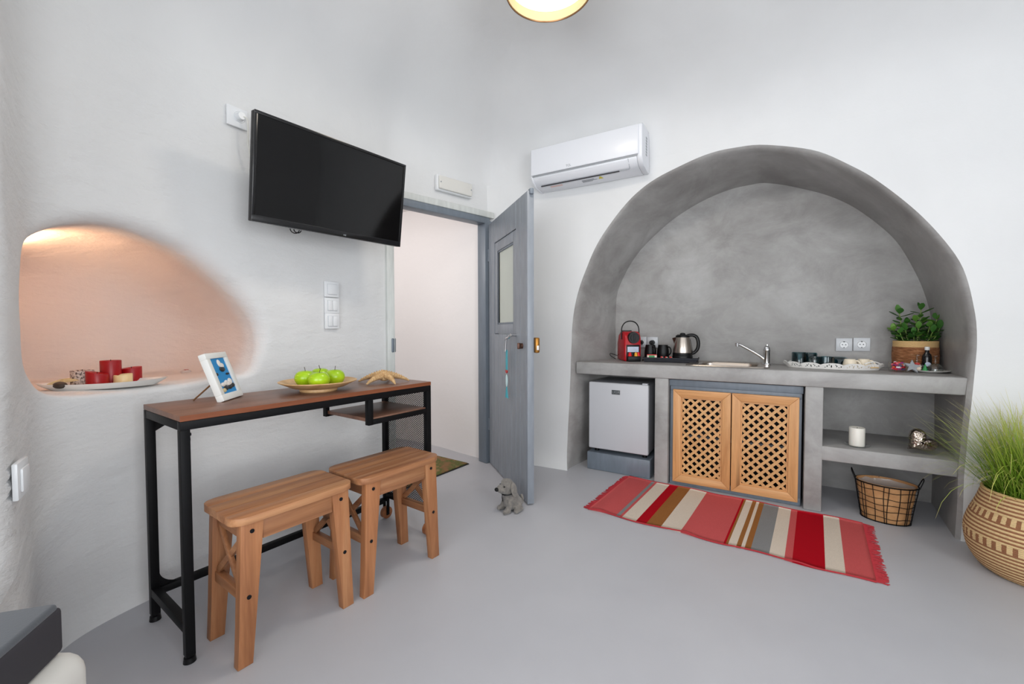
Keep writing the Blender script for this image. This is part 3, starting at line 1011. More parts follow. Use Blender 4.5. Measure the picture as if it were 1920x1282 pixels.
under(-0.26, -0.17, -0.110, -0.092, 'print_pink', 'warning_print')
B().pyd([(0.083, -0.086, 0.0012), (0.117, -0.086, 0.0012), (0.10, -0.120, 0.0072)], [(0, 1, 2)]).obj('warning_triangle', 'print_yellow', ac, smooth=False)
b = B()
for i in range(7):
    b.bx(0.3895, 0.391, -0.105, -0.075, 0.085 + i * 0.017, 0.096 + i * 0.017)
b.obj('side_grille', 'ac_grey', ac)

# ceiling lamp
lx, ly, lz = -0.807, 1.624, 2.40
cz = ceiling_z(lx, ly)
lp = thing('ceiling_lamp', 'round cream drum lamp glowing under the vault', 'lamp', (lx, ly, lz))
b = B().lathe([(0.178, 0.0), (0.179, 0.0), (0.168, 0.145), (0.166, 0.145), (0.1755, 0.002), (0.178, 0.0)], seg=48)
b.obj('shade', 'lamp_shade', lp)
B().lathe([(0.1745, 0.004), (0.1765, 0.0), (0.1805, 0.0), (0.1805, 0.005), (0.1745, 0.004)], seg=48).obj('rim', 'gold_rod', lp)
B().lathe([(0.001, 0.030), (0.08, 0.030), (0.150, 0.034), (0.172, 0.042)], seg=48).obj('diffuser', 'glow', lp)
B().cyl((0, 0, 0.14), (0, 0, cz - lz - 0.01), 0.010, seg=12).cyl((0, 0, cz - lz - 0.035), (0, 0, cz - lz - 0.005), 0.05, seg=24).obj('rod', 'white', lp)
B().box((0, 0, 0.142), (0.33, 0.012, 0.004)).box((0, 0, 0.142), (0.012, 0.33, 0.004)).obj('spider', 'white', lp)
ld = bpy.data.lights.new('ceiling_lamp_light', 'AREA')
ld.shape = 'DISK'
ld.size = 0.32
ld.energy = 5.5
ld.color = (1.0, 0.90, 0.78)
lo = bpy.data.objects.new('ceiling_lamp_light', ld)
COL.objects.link(lo)
lo.location = (lx, ly, lz - 0.002)

# ------------------------------------------------------------------ console table
D = 0.345
tb = thing('console_table', 'narrow bar table with walnut top, black steel frame and mesh side', 'table', (-1.479, 0.553, 0), 1.497)
B().bx(0, 1.0, 0.0015, D, 0.733, 0.750, 0.0012).obj('tabletop', 'walnut', tb)
B().bx(0, 1.0, -0.0005, 0.0015, 0.733, 0.7495).obj('edge_band', 'walnut_edge', tb)
T = 0.025
b = B().bx(0, 1, 0, T, 0.706, 0.732, 0.001).bx(0, 1, D - T, D, 0.706, 0.732, 0.001).bx(0, T, T, D - T, 0.706, 0.732, 0.001).bx(1 - T, 1, T, D - T, 0.706, 0.732, 0.001)
b.obj('top_frame', 'black_metal', tb)
for y in (0, D - T):
    B().bx(0, T, y, y + T, 0.022, 0.706, 0.001).obj('leg', 'black_metal', tb)
    B().cyl((T / 2, y + T / 2, 0.0005), (T / 2, y + T / 2, 0.016), 0.017, 0.015, 18).cyl((T / 2, y + T / 2, 0.014), (T / 2, y + T / 2, 0.026), 0.006, seg=10).obj('levelling_foot', 'black', tb)
    B().bx(1 - T, 1, y, y + T, 0.115, 0.706, 0.001).obj('leg', 'black_metal', tb)
    yc = y + T / 2
    cs = B().bx(1 - 0.021, 1 - 0.004, yc - 0.016, yc - 0.013, 0.02, 0.10).bx(1 - 0.021, 1 - 0.004, yc + 0.013, yc + 0.016, 0.02, 0.10).bx(1 - 0.021, 1 - 0.004, yc - 0.016, yc + 0.016, 0.095, 0.116).obj('caster_fork', 'black_metal', tb)
    B().cyl((0.9875, yc - 0.011, 0.031), (0.9875, yc + 0.011, 0.031), 0.0305, seg=28).obj('wheel', 'caster', cs)
    B().cyl((0.9875, yc - 0.018, 0.031), (0.9875, yc + 0.018, 0.031), 0.006, seg=10).obj('axle', 'bolt', cs)
B().bx(0.0005, T - 0.0005, T, D - T, 0.090, 0.118, 0.001).obj('end_bar', 'black_metal', tb)
B().bx(1 - T, 1, T, D - T, 0.116, 0.141, 0.001).obj('end_bar', 'black_metal', tb)
B().bx(T, 1 - T, D - T + 0.001, D - 0.001, 0.086, 0.111, 0.001).obj('back_bar', 'black_metal', tb)
def gusset(cx, cz, sx, sz, nm):
    r_ = 0.062
    poly = [(0, 0), (r_, 0)] + [(r_ - r_ * math.sin(k / 8 * PI / 2) , r_ - r_ * math.cos(k / 8 * PI / 2)) for k in range(1, 8)] + [(0, r_)]
    poly = [(cx + sx * p[0], cz + sz * p[1]) for p in poly]
    mt = Matrix.Translation((0, D - 0.009, 0)) @ Matrix.Rotation(PI / 2, 4, 'X')
    B().prism(poly, 0, 0.006, mt).obj(nm, 'black_metal', tb)
gusset(T, 0.111, 1, 1, 'gusset')
gusset(1 - T, 0.141, -1, 1, 'gusset')
poly = [(T, 0.706), (T + 0.055, 0.706), (T + 0.030, 0.672), (T, 0.655)]
B().prism(poly, 0, 0.006, Matrix.Translation((0, D - 0.009, 0)) @ Matrix.Rotation(PI / 2, 4, 'X')).obj('gusset', 'black_metal', tb)
B().bx(T, T + 0.002, 0.006, 0.019, 0.672, 0.68).cyl((T, 0.0125, 0.69), (T + 0.005, 0.0125, 0.69), 0.005, seg=10).obj('screw', 'bolt', tb)
# hung shelf
B().bx(0.647, 0.670, 0.0, T, 0.600, 0.706, 0.001).bx(0.669, 1 - T, 0.0005, T, 0.6005, 0.622, 0.001).obj('shelf_frame', 'black_metal', tb)
b = B().bx(0.647, 0.665, D - T, D, 0.600, 0.706, 0.001).bx(0.664, 1 - T, D - T, D - 0.0005, 0.6005, 0.612, 0.001)
b.obj('shelf_frame', 'black_metal', tb)
B().bx(0.655, 1 - T - 0.001, T * 0.4, D - T, 0.6125, 0.628, 0.001).obj('shelf_board', 'walnut', tb)
# expanded-metal side panel
b = B()
ya, yb, za, zb = T, D - T, 0.141, 0.706
dw, dh = 0.0135, 0.0102
sl = dh / dw
n = int((yb - ya) / dw + (zb - za) / dh) + 2
for s_ in (1, -1):
    for k in range(n):
        c0 = za - (yb - ya) * sl + k * dh if s_ > 0 else za + k * dh
        y0, y1 = ya, yb
        f = lambda y: c0 + s_ * sl * (y - ya)
        g = lambda z: ya + (z - c0) / (s_ * sl)
        lo_, hi_ = sorted((g(za), g(zb)))
        y0, y1 = max(ya, lo_), min(yb, hi_)
        if y1 - y0 > 0.001:
            b.bar((0.989, y0, f(y0)), (0.989, y1, f(y1)), 0.0017, 0.0028, up=(1, 0, 0))
o = b.obj('mesh_panel', 'black_metal', tb, smooth=False)
o['kind'] = 'stuff'

# ------------------------------------------------------------------ stools
def make_stool(label, loc, rz):
    s = thing('wooden_stool', label, 'stool', loc, rz, 'pine stools by the bar table')
    hx, hy, rr = 0.199, 0.126, 0.042
    def half(y):
        e = abs(y) - (hy - rr)
        return hx if e <= 0 else hx - rr + math.sqrt(max(0, rr * rr - e * e))
    for y0, y1 in ((-0.126, -0.07), (-0.07, -0.008), (-0.008, 0.06), (0.06, 0.126)):
        ys = [y0 + (y1 - y0) * i / 10 for i in range(11)]
        poly = [(half(y), y) for y in ys] + [(-half(y), y) for y in reversed(ys)]
        B().prism(poly, 0.427, 0.450, None, 0.0022).obj('seat_plank', 'stool_x', s)
    MXZ = Matrix.Rotation(PI / 2, 4, 'X')
    for sx in (-1, 1):
        for sy in (-1, 1):
            poly = [(sx * 0.176, 0.427), (sx * 0.112, 0.427), (sx * 0.117, 0.37), (sx * 0.150, 0.0), (sx * 0.192, 0.0), (sx * 0.186, 0.12)]
            if sx < 0:
                poly = poly[::-1]
            y0 = -0.118 if sy < 0 else 0.088
            B().prism(poly, 0, 0.030, Matrix.Translation((0, y0 + 0.030, 0)) @ MXZ, 0.002).obj('leg', 'stool_z', s)
    for sy in (-1, 1):
        B().bx(-0.114, 0.114, sy * 0.105 - 0.010, sy * 0.105 + 0.010, 0.366, 0.427, 0.001).obj('apron', 'stool_x', s)
    for sx in (-1, 1):
        B().bx(sx * 0.155 - 0.010, sx * 0.155 + 0.010, -0.0885, 0.0885, 0.375, 0.427, 0.001).obj('apron', 'stool_y', s)
        xs = sx * 0.164
        B().bx(xs - 0.011, xs + 0.011, -0.0885, 0.0885, 0.192, 0.222, 0.001).obj('stretcher', 'stool_y', s)
        B().bar((sx * 0.166, -0.086, 0.222), (sx * 0.158, 0.086, 0.376), 0.020, 0.012, up=(1, 0, 0), bev=0.001).obj('cross_brace', 'stool_y', s)
        B().bar((sx * 0.156, -0.086, 0.376), (sx * 0.164, 0.086, 0.222), 0.020, 0.012, up=(1, 0, 0), bev=0.001).obj('cross_brace', 'stool_y', s)
        for z, x in ((0.402, 0.146), (0.206, 0.158)):
            for sy in (-1, 1):
                B().cyl((sx * x, sy * 0.117, z), (sx * x, sy * 0.1195, z), 0.0065, seg=14).obj('bolt', 'bolt', s)
    return s
s1 = make_stool('pine stool nearer the camera, in front of the bar table legs', (-1.425, 0.822, 0), PI / 2 - 0.078)
copy_tree(s1, None, (-1.380, 1.240, 0), PI / 2 - 0.085, 'pine stool farther from the camera, in front of the mesh side')

# ------------------------------------------------------------------ things on the table
def on_table(x, y):
    return x, y
pt = thing('plate', 'round bamboo plate on a foot, holding green apples', 'plate', (-1.60, 1.085, 0.7502))
B().lathe([(0.0, 0.010), (0.06, 0.010), (0.10, 0.017), (0.149, 0.040), (0.150, 0.0425), (0.147, 0.0435), (0.10, 0.024), (0.06, 0.016), (0.0, 0.015)], seg=56).obj('dish', 'bamboo', pt)
B().lathe([(0.0, 0.0), (0.070, 0.0), (0.073, 0.004), (0.072, 0.0125), (0.0, 0.0125)], seg=48).obj('foot_ring', 'bamboo', pt)
def make_apple(label, loc, rz, tilt):
    a = thing('apple', label, 'apple', loc, rz, 'green apples on the plate')
    prof = []
    for i in range(25):
        th = -PI / 2 + PI * i / 24
        r_ = 0.041 * math.cos(th) * (1 + 0.07 * math.sin(th))
        z_ = 0.036 * math.sin(th)
        dip = 0.012 * math.exp(-(r_ / 0.012) ** 2)
        z_ += -dip if th > 0 else dip * 0.7
        prof.append((max(r_, 0.0002), z_ + 0.0325))
    B().lathe(prof, seg=32).obj('fruit', 'apple', a, ang=80)
    B().tube([(0, 0, 0.054), (0.002, 0, 0.066), (0.006 * math.cos(tilt), 0.006 * math.sin(tilt), 0.080)], 0.0013, 6).obj('stem', 'stem', a)
    return a
ap = make_apple('front left green apple on the bamboo plate', (-1.552, 1.055, 0.767), 0.3, 0.5)
for lb, lc, rz in (('rightmost green apple, front row of the plate', (-1.585, 1.150, 0.768), 1.4),
                   ('back left green apple peeking out behind the front one', (-1.640, 1.052, 0.769), 2.6),
                   ('back right green apple half hidden behind the rightmost one', (-1.668, 1.140, 0.770), 4.0)):
    copy_tree(ap, None, lc, rz, lb)

def star_mesh(Rr, core, hgt, knobs, seed, lift=0.0):
    rr_ = random.Random(seed)
    nT, nR = 120, 12
    rows = []
    for i in range(nR + 1):
        f = i / nR
        row = []
        for k in range(nT):
            th = 2 * PI * k / nT
            m_ = abs(((th / (2 * PI / 5)) % 1.0) - 0.5) * 2          # 1 on an arm axis
            rad = core + (Rr - core) * (m_ ** 5)
            rr2 = rad * f
            zc = hgt * (1 - f) ** 0.7 * (0.35 + 0.65 * m_) + 0.006 * (1 - f ** 6)
            zl = lift * math.sin(f * PI) * m_
            row.append((rr2 * math.cos(th), rr2 * math.sin(th), max(0.0, zc + zl)))
        rows.append(row)
    b = B().grid(rows, True)
    b.grid([[(p[0], p[1], 0.0) for p in rows[-1]], [(p[0] * 0.5, p[1] * 0.5, lift * 0.5) for p in rows[-1]], [(p[0] * 0.01, p[1] * 0.01, lift) for p in rows[-1]]], True)
    for k in range(knobs):
        arm = (2 * PI / 5) * (rr_.randrange(5) + 0.5)
        f = rr_.uniform(0.05, 0.9)
        sd = rr_.choice((-1, 0, 1))
        w = 0.018 * (1 - f) + 0.004
        x, y = f * Rr * math.cos(arm) - sd * w * math.sin(arm), f * Rr * math.sin(arm) + sd * w * math.cos(arm)
        z = hgt * (1 - f) ** 0.7 * 0.95 * (1 if sd == 0 else 0.6) + 0.006 + lift * math.sin(f * PI)
        b.ball((x, y, z), 0.0042, u=8, v=6)
    return b
def knobbly_star(Rr, seed):
    rr_ = random.Random(seed)
    b = B().ball((0, 0, 0.026), 1, (0.026, 0.026, 0.018), None, 20, 12)
    for k in range(5):
        a = 2 * PI * (k + 0.5) / 5
        d = Vector((math.cos(a), math.sin(a), 0))
        sd = Vector((-math.sin(a), math.cos(a), 0))
        L_ = Rr * rr_.uniform(0.9, 1.05)
        bend = rr_.uniform(-0.012, 0.012)
        top = 0.030 + rr_.uniform(-0.003, 0.006)
        pts = []
        for i in range(11):
            f = i / 10
            pts.append(d * (L_ * f) + sd * (bend * f * f) + Vector((0, 0, top * (1 - f) ** 0.9 + 0.0065 + 0.006 * math.sin(f * PI))))
        b.tube(pts, lambda f: 0.0165 * (1 - f) + 0.0042, 12)
        b.ball(pts[-1], 0.0042, u=10, v=8)
        for i in range(1, 10):
            f = i / 10
            rad = 0.0165 * (1 - f) + 0.0042
            for q, u_ in ((-1, 0.55), (0, 1.0), (1, 0.55)):
                b.ball(pts[i] + sd * (q * rad * 0.85) + Vector((0, 0, rad * u_)), 0.0036 * (1 - 0.35 * f), (1, 1, 1.5), None, 8, 6)
    for k in range(10):
        a = k * 2.399
        b.ball((0.017 * math.cos(a), 0.017 * math.sin(a), 0.046), 0.005, (1, 1, 1.5), None, 8, 6)
    return b
sf = knobbly_star(0.120, 4).obj('starfish', 'starfish')
sf.location = (-1.565, 1.405, 0.7505)
sf.rotation_euler = (0, 0, R(23))
tag(sf, 'dried tan knobbly starfish on the far end of the bar table', 'starfish')

pf = thing('picture_frame', 'small white frame with pebble art on blue, leaning on the table', 'picture frame', (-1.686, 0.792, 0.7505), 2.267)
lean = Matrix.Rotation(R(-20), 4, 'X')
def leaned(b, nm, mat, par=pf):
    bmesh.ops.transform(b.m, matrix=lean, verts=b.m.verts)
    return b.obj(nm, mat, par)
W_, H_ = 0.143, 0.178
fo = leaned(B().bx(-W_ / 2, W_ / 2, -0.010, 0.014, 0.0, 0.024, 0.002).bx(-W_ / 2, W_ / 2, -0.010, 0.014, H_ - 0.021, H_, 0.002).bx(-W_ / 2, -W_ / 2 + 0.023, -0.010, 0.014, 0.0235, H_ - 0.0205, 0.002).bx(W_ / 2 - 0.023, W_ / 2, -0.010, 0.014, 0.0235, H_ - 0.0205, 0.002), 'frame', 'white_matt')
leaned(B().bx(-W_ / 2 + 0.021, W_ / 2 - 0.021, -0.004, 0.002, 0.022, H_ - 0.019), 'backboard', 'art_blue')
for nm, mt_, items in (('white_pebble', 'pebble_white', [(0.002, 0.138, 0.009, 0.014), (0.012, 0.128, 0.012, 0.010), (-0.008, 0.060, 0.010, 0.008), (0.008, 0.058, 0.012, 0.010), (0.022, 0.064, 0.012, 0.013), (-0.022, 0.058, 0.011, 0.008), (0.000, 0.066, 0.009, 0.006)]),
                       ('black_pebble', 'pebble_black', [(0.008, 0.114, 0.015, 0.010), (-0.032, 0.098, 0.006, 0.006), (0.026, 0.094, 0.010, 0.004), (-0.012, 0.044, 0.013, 0.009), (0.010, 0.045, 0.014, 0.009), (0.028, 0.049, 0.012, 0.009)]),
                       ('tan_pebble', 'pebble_tan', [(-0.026, 0.037, 0.009, 0.008)])):
    for x, z, a, c in items:
        leaned(B().ball((x * 1.2, -0.005, z), 1, (a * 1.2, 0.004, c), None, 12, 8), nm, mt_)
B().tube([(-0.005, 0.036, 0.082), (-0.022, 0.116, 0.001)], 0.0028, 8).obj('easel_rod', 'gold_rod', pf)

# ------------------------------------------------------------------ television
bl, br_, tl, tr = Vector((-1.7765, 0.921, 1.438)), Vector((-1.7045, 1.650, 1.4437)), Vector((-1.7167, 0.921, 1.857)), Vector((-1.647, 1.650, 1.8626))
cx_ = ((br_ + tr) - (bl + tl)).normalized()
cz_ = ((tl + tr) - (bl + br_))
cz_ = (cz_ - cx_ * cz_.dot(cx_)).normalized()
cy_ = cz_.cross(cx_)
mt = Matrix((cx_, cy_, cz_)).transposed().to_4x4()
mt.translation = (bl + br_) / 2
tv = thing('television', 'black flat television tilted down on the white wall', 'television')
tv.matrix_world = mt
W2, H2 = 0.3663, 0.4233
B().bx(-W2, W2, 0.006, 0.034, 0.0, H2, 0.004).obj('back_cover', 'black', tv)
b = B().bx(-W2, W2, -0.001, 0.007, 0.0, 0.026, 0.002).bx(-W2, W2, -0.001, 0.007, H2 - 0.013, H2, 0.002).bx(-W2, -W2 + 0.013, -0.001, 0.007, 0.025, H2 - 0.012, 0.002).bx(W2 - 0.013, W2, -0.001, 0.007, 0.025, H2 - 0.012, 0.002)
b.obj('bezel', 'tv_bezel', tv)
B().bx(-W2 + 0.012, W2 - 0.012, 0.002, 0.006, 0.024, H2 - 0.012).obj('screen', 'screen', tv)
me = text_mesh('mi', 0.014)
me.materials.append(M['ac_grey'])
o = link('logo', me, tv)
o.location = (0.040, -0.0016, 0.010)
o.rotation_euler = (PI / 2, 0, 0)
B().bx(-0.26, 0.26, 0.034, 0.062, 0.03, 0.27, 0.01).obj('rear_housing', 'black', tv)
B().bx(-0.12, 0.12, 0.062, 0.070, 0.08, 0.26).bar((0, 0.066, 0.2), (-0.03, 0.30, 0.2), 0.04, 0.05).obj('wall_bracket', 'black_metal', tv)
b = B()
for k, r_ in enumerate((0.020, 0.016)):
    b.tube([(-0.17 + k * 0.012 + r_ * math.cos(a), 0.05, 0.0 + r_ * 0.85 * math.sin(a)) for a in [PI + PI * i / 12 for i in range(13)]], 0.0022, 6)
b.obj('cable', 'black', tv)

def wall_plate(nm, label, cat, loc, rz, w=0.082, h=0.082, mat='white', group=None):
    p = thing(nm, label, cat, loc, rz, group)
    B().bx(-w / 2, w / 2, -0.011, -0.0005, -h / 2, h / 2, 0.003).obj('plate', mat, p)
    return p
# local -Y faces the room; rz = 90 deg faces +X
so = wall_plate('tv_socket', 'white wall socket with a plug beside the television', 'socket', (XL(0.985, 1.92) + 0.006, 0.985, 1.925), PI / 2, 0.085, 0.085)
B().lathe([(0.021, 0.0), (0.023, 0.003), (0.024, 0.0)], seg=28).obj('socket_ring', 'white', so).matrix_local = Matrix.Translation((0.008, -0.011, 0.004)) @ Matrix.Rotation(PI / 2, 4, 'X')
B().cyl((0.008, -0.011, 0.004), (0.008, -0.034, 0.004), 0.019, 0.015, 24).obj('plug', 'white', so)
cd = B().tube(catmull([(-1.975, 0.995, 1.927), (-1.965, 1.010, 1.920), (-1.97, 1.016, 1.87), (-1.972, 1.018, 1.80), (-1.965, 1.045, 1.70), (-1.87, 1.10, 1.60)], 6), 0.0038, 8).obj('power_cord', 'cord_white')
tag(cd, 'white power cord running from the wall socket behind the television', 'cord')
for i, (z, lb, two) in enumerate(((1.213, 'top white light switch of the three on the wall', 0), (1.128, 'middle white light switch of the three, with split rockers', 1), (1.047, 'bottom white light switch of the three, with split rockers', 1))):
    s = wall_plate('light_switch', lb, 'light switch', (XL(1.424) + 0.006, 1.424, z), PI / 2, 0.084, 0.081, 'white', 'wall switches under the television')
    B().bx(-0.029, 0.029, -0.0125, -0.0105, -0.028, 0.028, 0.001).obj('surround', 'silver', s)
    if two:
        B().bx(-0.027, -0.0007, -0.016, -0.012, -0.026, 0.026, 0.002).obj('rocker', 'white', s)
        B().bx(0.0007, 0.027, -0.016, -0.012, -0.026, 0.026, 0.002).obj('rocker', 'white', s)
    else:
        B().bx(-0.027, 0.027, -0.016, -0.012, -0.026, 0.026, 0.002).obj('rocker', 'white', s)
s = wall_plate('corner_switch', 'white switch plate on the wall corner at the left edge', 'light switch', (-1.512, 0.240, 0.655), R(159), 0.084, 0.086)
B().bx(-0.027, 0.027, -0.016, -0.011, -0.027, 0.027, 0.002).obj('rocker', 'white', s)

em = thing('emergency_light', 'small rectangular emergency light above the doorway', 'emergency light', (-1.892, 2.335, 1.985), math.atan2(0.76, 0.20))
B().bx(-0.150, 0.150, -0.016, 0.012, -0.052, 0.052, 0.006).obj('base', 'white', em)
B().bx(-0.138, 0.138, -0.034, -0.014, -0.044, 0.044, 0.008, 3).obj('cover', 'emerg', em)
for x in (-0.128, 0.128):
    B().cyl((x, -0.0355, 0.0), (x, -0.016, 0.0), 0.005, seg=10).obj('screw', 'ac_grey', em)

# ------------------------------------------------------------------ alcove: tray, candles, stones, light
ZS = 0.7935
ty = thing('boat_tray', 'long white boat-shaped tray on the alcove sill', 'tray', (-2.075, 0.553, ZS), R(70))
rows = []
for i, (f, z) in enumerate(((0.0, 0.004), (0.5, 0.004), (0.75, 0.006), (0.93, 0.016), (1.0, 0.022), (1.02, 0.022), (0.97, 0.013), (0.8, 0.001), (0.0, 0.0))):
    row = []
    for k in range(64):
        th = 2 * PI * k / 64
        c, s_ = math.cos(th), math.sin(th)
        row.append((0.172 * f * (abs(c) ** 0.9) * (1 if c > 0 else -1), 0.072 * f * s_ * (1 - 0.25 * abs(c)), z + (0.006 * abs(c) ** 3 if f > 0.9 else 0)))
    rows.append(row)
B().grid(rows, True).obj('dish', 'white_ceramic', ty)
def candle(nm, label, x, y, r_, h, mat, tilt=0.0, ta=0.0, z0=ZS + 0.0045, sink=0.004):
    c = thing('candle', label, 'candle', (x, y, z0), 0, 'pillar candles')
    rows = []
    prof = [(0.001, 0, 0), (r_ * 0.97, 0, 0), (r_, 0.003, 0), (r_, h - 0.002, 1), (r_ * 0.96, h, 1), (r_ * 0.80, h - 0.001, 1), (r_ * 0.55, h - sink, 1), (0.001, h - sink, 1)]
    for rr2, z, t_ in prof:
        rows.append([(rr2 * math.cos(2 * PI * k / 36), rr2 * math.sin(2 * PI * k / 36), z + t_ * tilt * rr2 * math.cos(2 * PI * k / 36 - ta)) for k in range(36)])
    B().grid(rows, True).obj('wax', mat, c, ang=50)
    B().cyl((0, 0, h - sink - 0.002), (0.001, 0, h - sink + 0.007), 0.0011, seg=6).obj('wick', 'wick', c)
    return c
candle('c', 'tall red pillar candle in the middle of the boat tray', -2.112, 0.577, 0.0305, 0.092, 'wax_red')
candle('c', 'short wide red candle with sloped top at the left on the tray', -2.074, 0.529, 0.031, 0.052, 'wax_red', -0.25, 1.2)
candle('c', 'red candle behind the cream candle on the boat tray', -2.122, 0.640, 0.0315, 0.060, 'wax_red', 0.12, 1.4)
candle('c', 'small cream candle at the front of the boat tray', -2.066, 0.598, 0.0275, 0.040, 'wax_cream', 0.1, 1.5, sink=0.009)
candle('c', 'speckled grey pillar candle behind the short red candle', -2.135, 0.505, 0.032, 0.060, 'speckled')
o = star_mesh(0.045, 0.008, 0.008, 0, 5, 0.0).obj('small_starfish', 'star_pale')
o.location = (-2.112, 0.450, ZS + 0.026)
o.rotation_euler = (R(6), R(-8), 0.9)
tag(o, 'pale small starfish on the left end of the boat tray', 'starfish')
o = B().ball((0, 0, 0), 1, (0.026, 0.018, 0.012), None, 20, 12).obj('stone', 'dark_stone')
o.location = (-2.082, 0.436, ZS + 0.021)
tag(o, 'dark flat stone on the left end of the boat tray', 'stone')
for lb, lc in (('painted white pebble with a red heart on the alcove sill', (-2.36, 0.912, ZS + 0.011)), ('second heart pebble half hidden behind the picture frame', (-2.285, 0.962, ZS + 0.011))):
    p = thing('pebble', lb, 'pebble', lc, 0.9, 'heart pebbles in the alcove')
    B().ball((0, 0, 0), 1, (0.021, 0.016, 0.0105), None, 20, 12).obj('stone', 'pebble', p)
    hp_ = []
    for k in range(28):
        a = 2 * PI * k / 28
        hp_.append((0.00062 * 16 * math.sin(a) ** 3, 0.00062 * (13 * math.cos(a) - 5 * math.cos(2 * a) - 2 * math.cos(3 * a) - math.cos(4 * a))))
    B().prism(hp_, 0.0085, 0.0112).obj('heart', 'heart_red', p)
sc_ = thing('alcove_lamp', 'small white spotlight tucked behind the left edge of the alcove', 'lamp', (-2.235, 0.352, 1.235))
B().lathe([(0.0, -0.002), (0.016, 0.0), (0.024, 0.014), (0.026, 0.045), (0.024, 0.046), (0.022, 0.016), (0.0, 0.006)], seg=28).obj('cup', 'white_matt', sc_)
B().tube([(0, 0, 0.004), (0, -0.03, 0.0), (-0.01, -0.085, 0.005)], 0.006, 8).obj('arm', 'white_matt', sc_)
B().ball((0, 0, 0.022), 0.014).obj('bulb', 'bulb', sc_)
ld = bpy.data.lights.new('alcove_light', 'SPOT')
ld.energy = 7.0
ld.color = (1.0, 0.62, 0.36)
ld.spot_size = R(150)
ld.spot_blend = 0.8
ld.shadow_soft_size = 0.03
lo = bpy.data.objects.new('alcove_light', ld)
COL.objects.link(lo)
lo.location = (-2.235, 0.352, 1.285)
lo.rotation_euler = Vector((-0.25, 0.55, 0.8)).to_track_quat('-Z', 'Y').to_euler()
ld = bpy.data.lights.new('alcove_glow', 'POINT')
ld.energy = 1.0
ld.color = (1.0, 0.46, 0.26)
ld.shadow_soft_size = 0.05
lo = bpy.data.objects.new('alcove_glow', ld)
COL.objects.link(lo)
lo.location = (-2.235, 0.355, 1.30)

# ------------------------------------------------------------------ plush dog holding the door
dg_ = thing('plush_dog', 'grey plush dog doorstop sitting against the open door', 'plush toy', (-1.218, 1.985, 0), R(60))
dg_.scale = (0.92, 0.92, 0.92)
# faces local -X (left in the picture), seated
E_ = Matrix.Identity(4)
body = blob([((0.005, 0.0, 0.062), (0.050, 0.046, 0.060), E_), ((0.035, 0.004, 0.042), (0.040, 0.048, 0.042), E_), ((-0.012, 0, 0.100), (0.034, 0.034, 0.040), E_),
             ((-0.012, -0.030, 0.088), (-0.040, -0.036, 0.018), 0.019, 0.016), ((-0.012, 0.030, 0.088), (-0.040, 0.036, 0.018), 0.019, 0.016),
             ((-0.036, -0.036, 0.015), (-0.060, -0.038, 0.014), 0.016, 0.015), ((-0.036, 0.036, 0.015), (-0.060, 0.038, 0.014), 0.016, 0.015),
             ((0.040, -0.040, 0.020), (0.005, -0.058, 0.016), 0.020, 0.016), ((0.040, 0.040, 0.020), (0.005, 0.058, 0.016), 0.020, 0.016),
             ((-0.024, 0.0, 0.155), (0.040, 0.038, 0.042), E_), ((-0.054, 0.0, 0.138), (0.042, 0.031, 0.027), Matrix.Rotation(0.30, 4, 'Y')), ((-0.036, 0.0, 0.172), (0.029, 0.028, 0.028), E_)], 0.0045, 4)
body.materials.append(M['plush'])
link('body', body, dg_)
for sy in (-1, 1):
    ear = B().ball((0, 0, -0.036), 1, (0.020, 0.008, 0.044), None, 16, 12)
    o = ear.obj('ear', 'plush', dg_)
    o.location = (-0.008, sy * 0.040, 0.176)
    o.rotation_euler = (R(sy * 10), R(-6), 0)
    B().ball((-0.058, sy * 0.026, 0.160), 0.0046, u=10, v=8).obj('eye', 'black', dg_)
B().ball((-0.096, 0, 0.143), 1, (0.012, 0.015, 0.012), None, 14, 10).obj('nose', 'black', dg_)
b = B().tube([(-0.022 + 0.036 * math.cos(a), 0.036 * math.sin(a), 0.112 + 0.004 * math.cos(a)) for a in [2 * PI * i / 24 for i in range(24)]], 0.004, 8, True)
b.tube([(-0.056, 0.004, 0.108), (-0.057, 0.005, 0.085), (-0.052, 0.006, 0.062)], 0.003, 6)
b.obj('collar', 'black_soft', dg_)
B().tube([(0.075, 0.0, 0.03), (0.088, 0.012, 0.05), (0.084, 0.02, 0.075)], 0.008, 8).obj('tail', 'plush', dg_)

# ------------------------------------------------------------------ things on the counter
ZK = 0.7705
cm = thing('coffee_machine', 'red capsule coffee machine with black handle on the counter', 'coffee machine', (-0.885, 3.11, ZK), 0.57)
# local: front faces -Y, width along X
sil = [(-0.075, 0.0), (-0.078, 0.012), (-0.078, 0.165), (-0.060, 0.195), (-0.03, 0.212), (0.03, 0.214), (0.085, 0.190), (0.092, 0.12), (0.115, 0.085), (0.115, 0.0)]
MYZ = Matrix(((0, 0, 1, 0), (1, 0, 0, 0), (0, 1, 0, 0), (0, 0, 0, 1)))
B().prism(sil, -0.060, 0.060, MYZ, 0.012).obj('body', 'red_plastic', cm, ang=50)
B().bx(-0.047, 0.050, -0.082, -0.070, 0.0, 0.118, 0.004).obj('front_recess', 'black', cm)
B().bx(-0.043, 0.048, -0.112, -0.080, 0.0, 0.038, 0.006).obj('drip_tray', 'black', cm)
B().bx(-0.040, 0.040, -0.0845, -0.082, 0.066, 0.104, 0.0008).obj('info_plate', 'print_light', cm)
b = B()
for k in range(3):
    b.bx(-0.030, 0.026 - 0.008 * k, -0.0852, -0.0845, 0.080 + k * 0.008, 0.0815 + k * 0.008)
b.obj('plate_print', 'print_grey', cm)
B().cyl((0.004, -0.070, 0.168), (0.004, -0.096, 0.168), 0.043, 0.039, 36).obj('brew_head', 'black', cm)
